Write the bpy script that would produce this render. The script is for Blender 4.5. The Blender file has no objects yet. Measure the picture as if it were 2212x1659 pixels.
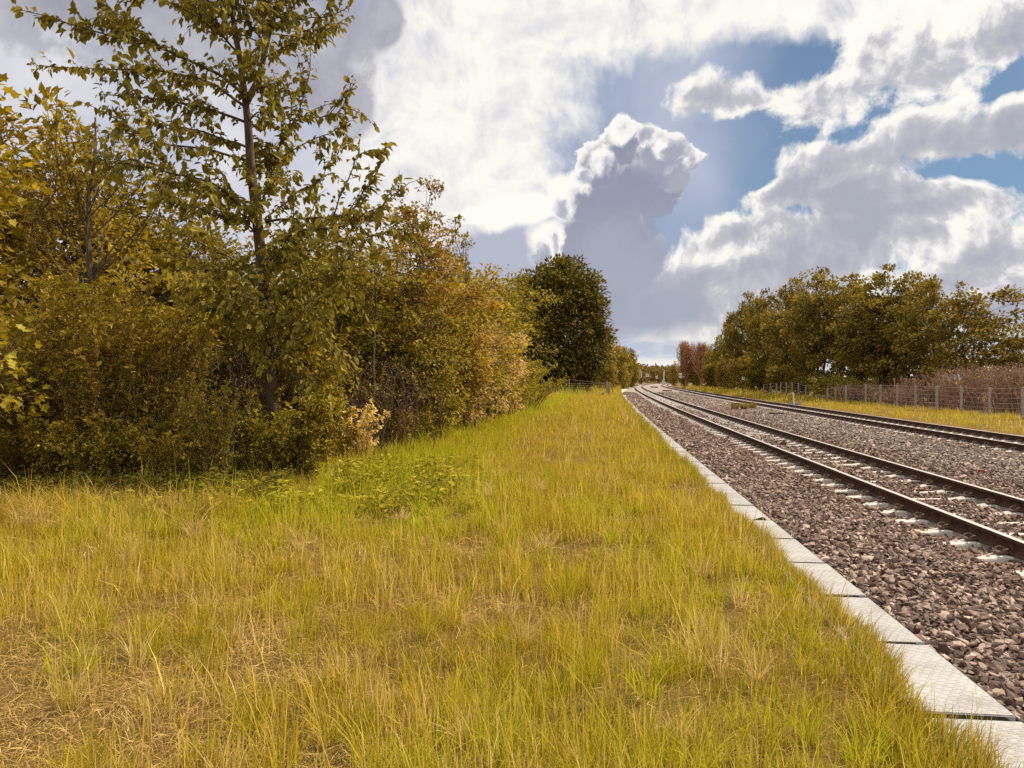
import bpy, bmesh, math, random
import numpy as np
from mathutils import Vector, Matrix

PI = math.pi
SC = bpy.context.scene
COL = SC.collection
RNG = np.random.default_rng(7)

# ------------------------------------------------------------------ camera numbers
FPX, CX, HY = 1618.0, 1106.0, 818.0      # focal length, centre and horizon row for a 2212 px wide picture
CAMH = 1.6

def xat(px, Y):
    return (px - CX) / FPX * Y
def at(px, py, Y):
    return np.array([xat(px, Y), Y, CAMH + (HY - py) / FPX * Y])

# the railway is laid out along one curve; everything beside it sits at an offset from it
def x0(y):
    y = np.asarray(y, dtype=float)
    far = np.maximum(y - 150.0, 0.0)
    return 0.11 * y + 1.7e-4 * y * y + 3e-6 * far ** 3
def slope(y):
    y = np.asarray(y, dtype=float)
    far = np.maximum(y - 150.0, 0.0)
    return 0.11 + 3.4e-4 * y + 9e-6 * far ** 2
def along(off, y):
    """x for a point at lateral offset off beside the curve, at distance y"""
    return off + x0(y)

# ------------------------------------------------------------------ tagging
def tag(o, label=None, cat=None, group=None, kind=None):
    if label: o['label'] = label
    if cat: o['category'] = cat
    if group: o['group'] = group
    if kind: o['kind'] = kind
    return o
def empty(name, loc=(0, 0, 0), rz=0.0, label=None, cat=None, group=None):
    o = bpy.data.objects.new(name, None)
    o.empty_display_size = 0.2
    o.location = loc
    o.rotation_euler = (0, 0, rz)
    COL.objects.link(o)
    return tag(o, label, cat, group)
def link(name, me, parent=None):
    o = bpy.data.objects.new(name, me)
    COL.objects.link(o)
    if parent is not None: o.parent = parent
    return o

# ------------------------------------------------------------------ mesh building with arrays
class MB:
    def __init__(self):
        self.v, self.f, self.m, self.t, self.c, self.n = [], {3: [], 4: [], 5: [], 6: []}, {3: [], 4: [], 5: [], 6: []}, [], [], 0
    def add(self, v, f, mat=0, tint=None, col=None):
        v = np.asarray(v, dtype=np.float32).reshape(-1, 3)
        f = np.asarray(f, dtype=np.int64)
        k = f.shape[1]
        self.v.append(v)
        self.f[k].append(f + self.n)
        self.m[k].append(np.full(len(f), mat, dtype=np.int32))
        self.t.append(np.full(len(v), 0.5, np.float32) if tint is None else np.broadcast_to(np.asarray(tint, np.float32), (len(v),)))
        if col is not None: self.c.append(np.asarray(col, np.float32).reshape(-1, 3))
        self.n += len(v)
    def more(self, f, mat=0):
        """faces on the vertices added last (indices count from the start of that batch)"""
        f = np.asarray(f, dtype=np.int64)
        k = f.shape[1]
        base = self.n - len(self.v[-1])
        self.f[k].append(f + base)
        self.m[k].append(np.full(len(f), mat, dtype=np.int32))
    def mesh(self, name, mats, smooth=False):
        me = bpy.data.meshes.new(name)
        V = np.concatenate(self.v)
        loops, starts, totals, mi = [], [], [], []
        pos = 0
        for k in (3, 4, 5, 6):
            if not self.f[k]: continue
            F = np.concatenate(self.f[k])
            loops.append(F.ravel())
            starts.append(pos + np.arange(len(F)) * k)
            totals.append(np.full(len(F), k))
            mi.append(np.concatenate(self.m[k]))
            pos += F.size
        loops, starts, totals, mi = map(np.concatenate, (loops, starts, totals, mi))
        me.vertices.add(len(V)); me.vertices.foreach_set('co', V.ravel())
        me.loops.add(len(loops)); me.loops.foreach_set('vertex_index', loops.astype(np.int32))
        me.polygons.add(len(starts))
        me.polygons.foreach_set('loop_start', starts.astype(np.int32))
        me.polygons.foreach_set('material_index', mi)
        me.polygons.foreach_set('use_smooth', np.full(len(starts), bool(smooth)))
        for m in (mats if isinstance(mats, (list, tuple)) else [mats]): me.materials.append(m)
        a = me.attributes.new('tint', 'FLOAT', 'POINT')
        a.data.foreach_set('value', np.concatenate(self.t).astype(np.float32))
        if self.c:
            a = me.attributes.new('col', 'FLOAT_COLOR', 'POINT')
            C = np.concatenate(self.c)
            a.data.foreach_set('color', np.hstack([C, np.ones((len(C), 1), np.float32)]).ravel())
        me.update(calc_edges=True)
        me.validate()
        return me

def unit(v):
    return v / np.maximum(np.linalg.norm(v, axis=-1, keepdims=True), 1e-9)
def rdir(rng, n):
    return unit(rng.normal(size=(n, 3)))

def tube(mb, pts, rad, sides=6, mat=0, tint=None, cap=True):
    P = np.asarray(pts, float); n = len(P)
    R = np.broadcast_to(np.asarray(rad, float), (n,))
    T = unit(np.gradient(P, axis=0))
    ref = np.array([0, 0, 1.0]) if abs(T[0][2]) < 0.9 else np.array([1.0, 0, 0])
    A = unit(np.cross(T, ref)); B = np.cross(T, A)
    ang = np.arange(sides) / sides * 2 * PI
    V = P[:, None] + (A[:, None] * np.cos(ang)[None, :, None] + B[:, None] * np.sin(ang)[None, :, None]) * R[:, None, None]
    i = np.arange(n - 1)[:, None] * sides; j = np.arange(sides)[None]; k = (j + 1) % sides
    F = np.stack([i + j, i + sides + j, i + sides + k, i + k], -1).reshape(-1, 4)
    V = V.reshape(-1, 3)
    if cap:
        V = np.vstack([V, P[:1], P[-1:]])
        mb.add(V, F, mat, tint)
        q = np.arange(sides); k = (q + 1) % sides
        c0, c1, e = n * sides, n * sides + 1, (n - 1) * sides
        mb.more(np.stack([np.full(sides, c0), q, k], -1), mat)
        mb.more(np.stack([np.full(sides, c1), e + k, e + q], -1), mat)
    else:
        mb.add(V, F, mat, tint)

def twigs(mb, p0, p1, p2, r0, r1, mat=0):
    """many thin three-sided twigs at once, each bent at p1"""
    p0, p1, p2 = (np.asarray(a, float) for a in (p0, p1, p2))
    n = len(p0)
    if n == 0: return
    d = unit(p2 - p0)
    ref = np.where(np.abs(d[:, 2:3]) < 0.9, np.array([[0, 0, 1.0]]), np.array([[1.0, 0, 0]]))
    A = unit(np.cross(d, ref)); B = np.cross(d, A)
    r0 = np.broadcast_to(np.asarray(r0, float), (n,)); r1 = np.broadcast_to(np.asarray(r1, float), (n,))
    rings = []
    for p, r in ((p0, r0), (p1, (r0 + r1) / 2), (p2, r1)):
        for a in (0, 2 * PI / 3, 4 * PI / 3):
            rings.append(p + (A * math.cos(a) + B * math.sin(a)) * r[:, None])
    V = np.stack(rings, 1).reshape(-1, 3)
    base = np.arange(n)[:, None, None] * 9
    F = np.array([[r * 3 + s, r * 3 + (s + 1) % 3, r * 3 + 3 + (s + 1) % 3, r * 3 + 3 + s] for r in (0, 1) for s in (0, 1, 2)])
    mb.add(V, (base + F[None]).reshape(-1, 4), mat)

def leaves(mb, P, D, N, L, W, tint, kind='quad', fold=0.25, mat=0):
    """many leaves at once: base P, pointing D, facing N"""
    n = len(P)
    if n == 0: return
    D = unit(D); S = unit(np.cross(D, N)); U = np.cross(S, D)
    L = np.broadcast_to(np.asarray(L, float), (n,))[:, None]; W = np.broadcast_to(np.asarray(W, float), (n,))[:, None]
    t = np.asarray(tint, np.float32)
    if kind == 'quad':
        m = P + D * L * 0.45 + U * W * fold * 0.5
        V = np.stack([P, m + S * W * 0.5, P + D * L - U * L * 0.1, m - S * W * 0.5], 1)
        F = np.array([[0, 1, 2, 3]])
    elif kind == 'hex':
        up = U * W * fold
        V = np.stack([P, P + D * L * .28 + S * W * .46 + up, P + D * L * .66 + S * W * .36 + up * .8, P + D * L - U * L * .12,
                      P + D * L * .66 - S * W * .36 + up * .8, P + D * L * .28 - S * W * .46 + up], 1)
        F = np.array([[0, 1, 2, 3], [0, 3, 4, 5]])
    else:   # lobed leaf
        pat = [(0, 0), (.12, .30), (.02, .52), (.34, .40), (.50, .56), (.62, .22), (1.0, 0), (.62, -.22), (.50, -.56), (.34, -.40), (.02, -.52), (.12, -.30)]
        V = np.stack([P + D * L * a + S * W * b + U * W * abs(b) * fold for a, b in pat], 1)
        F = None
    k = V.shape[1]
    base = np.arange(n)[:, None, None] * k
    tt = np.repeat(t, k)
    if F is not None:
        mb.add(V.reshape(-1, 3), (base + F[None]).reshape(-1, 4), mat, tt)
    else:
        F4 = np.array([[0, 1, 3, 5], [0, 7, 9, 11], [0, 5, 6, 7]])
        F3 = np.array([[1, 2, 3], [3, 4, 5], [7, 8, 9], [9, 10, 11]])
        mb.add(V.reshape(-1, 3), (base + F4[None]).reshape(-1, 4), mat, tt)
        mb.more((base + F3[None]).reshape(-1, 3), mat)

def smooth_path(P, n):
    """resample a polyline with a Catmull-Rom curve"""
    P = np.asarray(P, float)
    Q = np.vstack([2 * P[0] - P[1], P, 2 * P[-1] - P[-2]])
    out = []
    for t in np.linspace(0, len(P) - 1 - 1e-6, n):
        i = int(t); u = t - i
        a, b, c, d = Q[i], Q[i + 1], Q[i + 2], Q[i + 3]
        out.append(0.5 * (2 * b + (c - a) * u + (2 * a - 5 * b + 4 * c - d) * u * u + (3 * b - a - 3 * c + d) * u ** 3))
    return np.array(out)

def box(mb, c, s, rot=None, mat=0, bev=0.0):
    """box with chamfered edges (sloped rim on every side)"""
    c = np.asarray(c, float); h = np.asarray(s, float) / 2
    b = min(bev, h.min() * 0.9)
    bm = bmesh.new()
    bmesh.ops.create_cube(bm, size=1.0)
    for v in bm.verts: v.co = Vector((v.co.x * 2 * h[0], v.co.y * 2 * h[1], v.co.z * 2 * h[2]))
    if b > 0: bmesh.ops.bevel(bm, geom=list(bm.edges), offset=b, segments=1, affect='EDGES')
    if rot is not None: bmesh.ops.transform(bm, matrix=rot.to_4x4(), verts=bm.verts)
    add_bm(mb, bm, c, mat)
def add_bm(mb, bm, c=(0, 0, 0), mat=0):
    bm.verts.index_update()
    V = np.array([v.co[:] for v in bm.verts]) + np.asarray(c)
    first = True
    for k in (3, 4, 5, 6):
        F = [[v.index for v in f.verts] for f in bm.faces if len(f.verts) == k]
        if F:
            if first: mb.add(V, F, mat); first = False
            else: mb.more(F, mat)
    bm.free()
def beam(mb, a, b, w, h, mat=0, bev=0.004):
    """squared timber or bar from a to b"""
    a, b = Vector(a), Vector(b); d = b - a
    q = d.to_track_quat('X', 'Z').to_matrix()
    box(mb, (a + b) / 2, (d.length, w, h), q, mat, bev)

# cheap smooth value noise on arrays
def vnoise(x, y, seed=0):
    x = np.asarray(x, float); y = np.asarray(y, float)
    xi = np.floor(x).astype(np.int64); yi = np.floor(y).astype(np.int64)
    fx = x - xi; fy = y - yi
    fx = fx * fx * (3 - 2 * fx); fy = fy * fy * (3 - 2 * fy)
    def h(a, b):
        n = (a * 374761393 + b * 668265263 + seed * 974711) & 0x7fffffff
        n = ((n ^ (n >> 13)) * 1274126177) & 0x7fffffff
        return ((n ^ (n >> 16)) & 0xffff) / 65535.0
    return (h(xi, yi) * (1 - fx) + h(xi + 1, yi) * fx) * (1 - fy) + (h(xi, yi + 1) * (1 - fx) + h(xi + 1, yi + 1) * fx) * fy
def fbm(x, y, seed=0, octv=3):
    s, a, t = 0, 0.5, 0
    for i in range(octv):
        s = s + a * vnoise(x * 2 ** i, y * 2 ** i, seed + i); t += a; a *= 0.5
    return s / t
# ------------------------------------------------------------------ materials
class NT:
    """small helper for writing node trees"""
    def __init__(self, tree): self.t = tree; self.n = tree.nodes; self.l = tree.links
    def node(self, typ, **kw):
        nd = self.n.new(typ)
        for k, v in kw.items(): setattr(nd, k, v)
        return nd
    def put(self, sock, val):
        if val is None: return
        if isinstance(val, bpy.types.NodeSocket): self.l.new(val, sock)
        elif isinstance(val, (tuple, list)):
            sock.default_value = tuple(val) + ((1.0,) if sock.type == 'RGBA' and len(val) == 3 else ())
        else: sock.default_value = val
    def m(self, op, a, b=None, c=None, clamp=False):
        nd = self.node('ShaderNodeMath', operation=op, use_clamp=clamp)
        for i, v in enumerate((a, b, c)): self.put(nd.inputs[i], v) if v is not None else None
        return nd.outputs[0]
    def vm(self, op, a, b=None, out=0):
        nd = self.node('ShaderNodeVectorMath', operation=op)
        self.put(nd.inputs[0], a); self.put(nd.inputs[1], b)
        return nd.outputs[out]
    def mix(self, f, a, b, blend='MIX'):
        nd = self.node('ShaderNodeMix', data_type='RGBA', blend_type=blend)
        self.put(nd.inputs[0], f); self.put(nd.inputs[6], a); self.put(nd.inputs[7], b)
        return nd.outputs[2]
    def noise(self, vec, scale, detail=4, rough=0.55, dist=0.0, out='Fac', dims='3D'):
        nd = self.node('ShaderNodeTexNoise', noise_dimensions=dims)
        self.put(nd.inputs['Vector'], vec)
        for k, v in (('Scale', scale), ('Detail', detail), ('Roughness', rough), ('Distortion', dist)): nd.inputs[k].default_value = v
        return nd.outputs[out]
    def ramp(self, f, stops, interp='LINEAR'):
        nd = self.node('ShaderNodeValToRGB')
        nd.color_ramp.interpolation = interp
        e = nd.color_ramp.elements
        while len(e) < len(stops): e.new(0.5)
        for el, (p, c) in zip(e, stops):
            el.position = p; el.color = tuple(c) + (1.0,) if len(c) == 3 else c
        self.put(nd.inputs[0], f)
        return nd.outputs[0]
    def smooth(self, x, a, b, lo=0.0, hi=1.0):
        nd = self.node('ShaderNodeMapRange', interpolation_type='SMOOTHSTEP')
        self.put(nd.inputs[0], x)
        for i, v in enumerate((a, b, lo, hi)): nd.inputs[i + 1].default_value = v
        return nd.outputs[0]
    def attr(self, name, out='Fac'):
        return self.node('ShaderNodeAttribute', attribute_name=name).outputs[out]

def new_mat(name):
    m = bpy.data.materials.new(name); m.use_nodes = True
    m.node_tree.nodes.clear()
    g = NT(m.node_tree)
    out = g.node('ShaderNodeOutputMaterial')
    return m, g, out
def principled(g, col, rough=0.8, spec=0.3, metal=0.0, normal=None):
    p = g.node('ShaderNodeBsdfPrincipled')
    g.put(p.inputs['Base Color'], col); g.put(p.inputs['Roughness'], rough)
    g.put(p.inputs['Specular IOR Level'], spec); g.put(p.inputs['Metallic'], metal)
    if normal is not None: g.l.new(normal, p.inputs['Normal'])
    return p
def bump(g, h, strength=0.5, dist=0.02):
    b = g.node('ShaderNodeBump'); b.inputs['Strength'].default_value = strength; b.inputs['Distance'].default_value = dist
    g.put(b.inputs['Height'], h)
    return b.outputs[0]
def obj_co(g): return g.node('ShaderNodeTexCoord').outputs['Object']
def geo_pos(g): return g.node('ShaderNodeNewGeometry').outputs['Position']

def leaf_mat(name, stops, trans=0.42, rough=0.55, vary=0.12, spec=0.12):
    """leaf: tint attribute through a ramp, light passing through the blade"""
    m, g, out = new_mat(name)
    t = g.attr('tint')
    rnd = g.node('ShaderNodeObjectInfo').outputs['Random']
    f = g.m('ADD', t, g.m('MULTIPLY', g.m('SUBTRACT', rnd, 0.5), vary))
    c = g.ramp(f, stops)
    p = principled(g, c, rough, spec)
    tr = g.node('ShaderNodeBsdfTranslucent')
    g.l.new(g.mix(1.0, c, (1.25, 1.1, 0.55), 'MULTIPLY'), tr.inputs['Color'])
    mx = g.node('ShaderNodeMixShader'); mx.inputs[0].default_value = trans
    g.l.new(p.outputs[0], mx.inputs[1]); g.l.new(tr.outputs[0], mx.inputs[2])
    g.l.new(mx.outputs[0], out.inputs[0])
    return m
def col_mat(name, trans=0.3, rough=0.6):
    """grass and ground plants: the colour of each blade is stored with it"""
    m, g, out = new_mat(name)
    c = g.attr('col', 'Color')
    p = principled(g, c, rough, 0.08)
    tr = g.node('ShaderNodeBsdfTranslucent'); g.l.new(c, tr.inputs['Color'])
    mx = g.node('ShaderNodeMixShader'); mx.inputs[0].default_value = trans
    g.l.new(p.outputs[0], mx.inputs[1]); g.l.new(tr.outputs[0], mx.inputs[2])
    g.l.new(mx.outputs[0], out.inputs[0])
    return m
def plain(name, a, b, scale=6.0, rough=0.8, bumpk=0.3, spec=0.3, metal=0.0, dist=0.01, detail=6, stretch=None):
    m, g, out = new_mat(name)
    co = obj_co(g)
    if stretch:
        mp = g.node('ShaderNodeMapping'); g.l.new(co, mp.inputs[0]); mp.inputs['Scale'].default_value = stretch; co = mp.outputs[0]
    n = g.noise(co, scale, detail, 0.62)
    c = g.ramp(n, [(0.3, a), (0.7, b)])
    p = principled(g, c, rough, spec, metal, bump(g, n, bumpk, dist))
    g.l.new(p.outputs[0], out.inputs[0])
    return m

M = {}
M['bark'] = plain('bark', (.045, .03, .02), (.17, .12, .085), 14, .9, .6, .2, stretch=(1, 1, .25), dist=.02)
M['bark_pale'] = plain('bark_pale', (.035, .022, .016), (.12, .08, .055), 10, .9, .5, .2, stretch=(1, 1, .3), dist=.02)
M['twig'] = plain('twig', (.05, .03, .02), (.15, .095, .06), 9, .9, .2, .2)
M['briar'] = plain('briar', (.12, .066, .048), (.36, .23, .175), 3, .9, .2, .2)
M['red_twig'] = plain('red_twig', (.22, .10, .06), (.48, .25, .15), .8, .9, .2, .2)
def hue(a, b, c): return [(0.0, a), (0.5, b), (1.0, c)]
M['olive'] = leaf_mat('leaf_olive', hue((.075,.062,.006), (.20,.165,.016), (.40,.32,.045)))
M['hero'] = leaf_mat('leaf_tree_front', hue((.08,.068,.008), (.20,.165,.018), (.38,.31,.05)), trans=.3)
M['golden'] = leaf_mat('leaf_golden', hue((.09,.068,.007), (.25,.185,.015), (.50,.38,.05)), trans=.4)
M['lime'] = leaf_mat('leaf_lime', hue((.11,.098,.007), (.27,.225,.016), (.50,.42,.06)), trans=.4)
M['bronze'] = leaf_mat('leaf_bronze', hue((.11,.066,.010), (.29,.18,.026), (.48,.31,.07)), trans=.35)
M['copper'] = leaf_mat('leaf_copper', hue((.20,.13,.04), (.46,.32,.115), (.74,.56,.27)), trans=.38)
M['cream'] = leaf_mat('leaf_cream', hue((.48, .37, .12), (.74, .60, .24), (.84, .74, .40)), trans=.4)
M['golden_lit'] = leaf_mat('leaf_golden_lit', hue((.13,.10,.009), (.33,.25,.02), (.60,.47,.08)), trans=.45)  # golden leaf colour brightened to offset the shade of neighbouring plants
M['dark'] = leaf_mat('leaf_dark', hue((.045,.038,.006), (.115,.095,.013), (.27,.22,.03)), trans=.2)
M['syc'] = leaf_mat('leaf_sycamore', hue((.06,.048,.008), (.185,.14,.022), (.44,.34,.07)), trans=.3)
M['far'] = leaf_mat('leaf_far', hue((.13,.10,.014), (.29,.22,.04), (.50,.38,.09)), trans=.3)
M['ridge'] = leaf_mat('leaf_ridge', hue((.10,.066,.012), (.20,.135,.028), (.33,.23,.06)), trans=.2)
M['grass'] = col_mat('grass_blades', .42)
M['herb'] = col_mat('ground_leaves', .4, .7)
M['concrete'] = plain('concrete', (.30, .27, .25), (.55, .51, .48), 9, .9, .4, .25)
M['sleeper'] = plain('sleeper_concrete', (.36, .33, .31), (.62, .57, .54), 12, .9, .5, .25)
M['post'] = plain('fence_post_concrete', (.20, .16, .14), (.38, .32, .29), 7, .9, .3, .2)
M['wire'] = plain('fence_wire', (.3, .25, .23), (.5, .44, .4), 5, .5, .1, .5, .6)
M['old_wood'] = plain('weathered_wood', (.14, .10, .08), (.36, .28, .24), 6, .9, .5, .2, stretch=(3, 3, .4))
M['white_paint'] = plain('white_paint', (.62, .6, .57), (.82, .8, .77), 5, .6, .1, .4)
M['dark_metal'] = plain('dark_metal', (.02, .017, .015), (.05, .04, .035), 6, .6, .1, .4)
M['clip'] = plain('clip_steel', (.06, .035, .025), (.17, .10, .075), 20, .7, .2, .4, .2)
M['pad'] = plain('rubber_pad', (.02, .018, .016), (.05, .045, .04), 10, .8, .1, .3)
M['brick'] = plain('red_brick', (.20, .045, .025), (.30, .08, .045), 20, .9, .3, .2)
M['sign'] = plain('sign_face', (.5, .46, .42), (.62, .58, .53), 4, .6, .05, .4)
M['black'] = plain('sign_mark_joint_shade', (.010, .009, .008), (.02, .018, .016), 4, 1.0, .05, 0)

def rail_mat():
    m, g, out = new_mat('rail_rust')
    co = geo_pos(g)
    n = g.noise(co, 9, 6, .6); n2 = g.noise(co, 60, 3, .6)
    c = g.ramp(n, [(.3, (.035, .015, .010)), (.7, (.095, .043, .028))])
    p = principled(g, c, .85, .25, 0, bump(g, n2, .25, .004))
    g.l.new(p.outputs[0], out.inputs[0]); return m
def steel_mat():
    m, g, out = new_mat('rail_running_surface')
    co = geo_pos(g)
    n = g.noise(co, 7, 5, .6)
    c = g.ramp(n, [(.3, (.55, .49, .45)), (.7, (.85, .80, .75))])
    p = principled(g, c, g.ramp(n, [(.3, (.45,) * 3), (.7, (.32,) * 3)]), .5, .6)
    g.l.new(p.outputs[0], out.inputs[0]); return m
M['rail'] = rail_mat(); M['steel'] = steel_mat()

def slab_mat():
    """pale moulded panel with small raised wavy treads"""
    m, g, out = new_mat('tread_panel')
    co = obj_co(g)
    nd = g.node('ShaderNodeSeparateXYZ'); g.l.new(co, nd.inputs[0])
    x, y = nd.outputs[0], nd.outputs[1]
    u = g.m('ADD', y, g.m('MULTIPLY', g.m('SINE', g.m('MULTIPLY', x, 105)), .0045))     # wavy rows across the panel
    row = g.m('FLOOR', g.m('MULTIPLY', u, 42))
    bar = g.smooth(g.m('SINE', g.m('MULTIPLY', u, 42 * 2 * PI)), -.1, .6)
    cut = g.smooth(g.m('SINE', g.m('ADD', g.m('MULTIPLY', x, 62), g.m('MULTIPLY', row, 2.2))), -.75, -.35)
    h = g.m('MULTIPLY', bar, cut)
    dirt = g.noise(geo_pos(g), 3.2, 8, .68)
    fine = g.noise(co, 60, 4, .6)
    c = g.ramp(dirt, [(.3, (.25, .24, .245)), (.62, (.41, .40, .405))])
    c = g.mix(g.m('MULTIPLY', fine, .25), c, (.42, .40, .40))
    c = g.mix(g.m('MULTIPLY', h, .5), c, (.26, .25, .27))
    p = principled(g, c, .75, .35, 0, bump(g, g.m('ADD', h, g.m('MULTIPLY', fine, .15)), .8, .006))
    g.l.new(p.outputs[0], out.inputs[0]); return m
M['slab'] = slab_mat()

def stone_mat():
    m, g, out = new_mat('ballast_stone')
    c0 = g.attr('col', 'Color')
    co = geo_pos(g)
    n = g.noise(co, 55, 5, .6)
    c = g.mix(1.0, c0, g.ramp(n, [(.25, (.7, .66, .64)), (.75, (1.25, 1.22, 1.2))]), 'MULTIPLY')
    p = principled(g, c, .85, .25, 0, bump(g, n, .5, .006))
    g.l.new(p.outputs[0], out.inputs[0]); return m
M['stone'] = stone_mat()

def bed_mat():
    m, g, out = new_mat('ballast_bed')
    co = geo_pos(g)
    v = g.node('ShaderNodeTexVoronoi'); v.inputs['Scale'].default_value = 15; g.l.new(co, v.inputs['Vector'])
    v2 = g.node('ShaderNodeTexVoronoi'); v2.inputs['Scale'].default_value = 5; g.l.new(co, v2.inputs['Vector'])
    c = g.ramp(v.outputs['Color'], [(.15, (.10, .07, .06)), (.5, (.28, .22, .20)), (.9, (.58, .50, .46))])
    c = g.mix(.35, c, g.ramp(v2.outputs['Color'], [(.2, (.12, .09, .08)), (.8, (.5, .43, .40))]))
    big = g.noise(co, .35, 4, .6)
    c = g.mix(g.smooth(big, .4, .65, 0, .4), c, (.38, .32, .295))
    h = g.m('SUBTRACT', 1.0, v.outputs['Distance'])
    p = principled(g, c, .9, .2, 0, bump(g, h, 1.0, .05))
    g.l.new(p.outputs[0], out.inputs[0]); return m
M['bed'] = bed_mat()
def soil_mat(name, a, b, c2, sc=1.3):
    m, g, out = new_mat(name)
    co = geo_pos(g)
    n = g.noise(co, sc, 7, .65); f = g.noise(co, 45, 4, .7)
    c = g.ramp(n, [(.3, a), (.5, b), (.72, c2)])
    c = g.mix(g.m('MULTIPLY', f, .5), c, tuple(v * .45 for v in b))
    p = principled(g, c, .95, .1, 0, bump(g, f, .8, .03))
    g.l.new(p.outputs[0], out.inputs[0]); return m
M['soil'] = soil_mat('grass_soil', (.11, .07, .02), (.19, .12, .035), (.30, .19, .075))
M['field'] = soil_mat('field', (.17, .13, .025), (.25, .19, .03), (.32, .23, .05), .12)
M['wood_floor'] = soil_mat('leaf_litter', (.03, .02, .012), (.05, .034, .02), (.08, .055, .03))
# ------------------------------------------------------------------ camera, sun, sky
cam = bpy.data.objects.new('camera', bpy.data.cameras.new('camera'))
COL.objects.link(cam)
cam.data.sensor_width = 36.0
cam.data.lens = 36.0 * FPX / 2212.0
cam.data.clip_start = 0.05
cam.data.clip_end = 6000
cam.location = (0, 0, CAMH)
cam.rotation_euler = (PI / 2 - math.atan((829.5 - HY) / FPX), 0, 0)
SC.camera = cam

SUN_AZ, SUN_EL = math.radians(64), math.radians(50)       # azimuth to the right of the view
sun = bpy.data.objects.new('sun', bpy.data.lights.new('sun', 'SUN'))
COL.objects.link(sun)
sun.data.energy = 5.0
sun.data.angle = math.radians(0.6)
sun.data.color = (1.0, 0.87, 0.65)
sd = Vector((math.sin(SUN_AZ) * math.cos(SUN_EL), math.cos(SUN_AZ) * math.cos(SUN_EL), math.sin(SUN_EL)))
sun.rotation_euler = sd.to_track_quat('Z', 'Y').to_euler()
sun.location = sd * 60

def ae(px, py):
    x = (px - CX) / FPX; v = (HY - py) / FPX
    return (math.atan(x), math.atan(v / math.sqrt(1 + x * x)))

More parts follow.
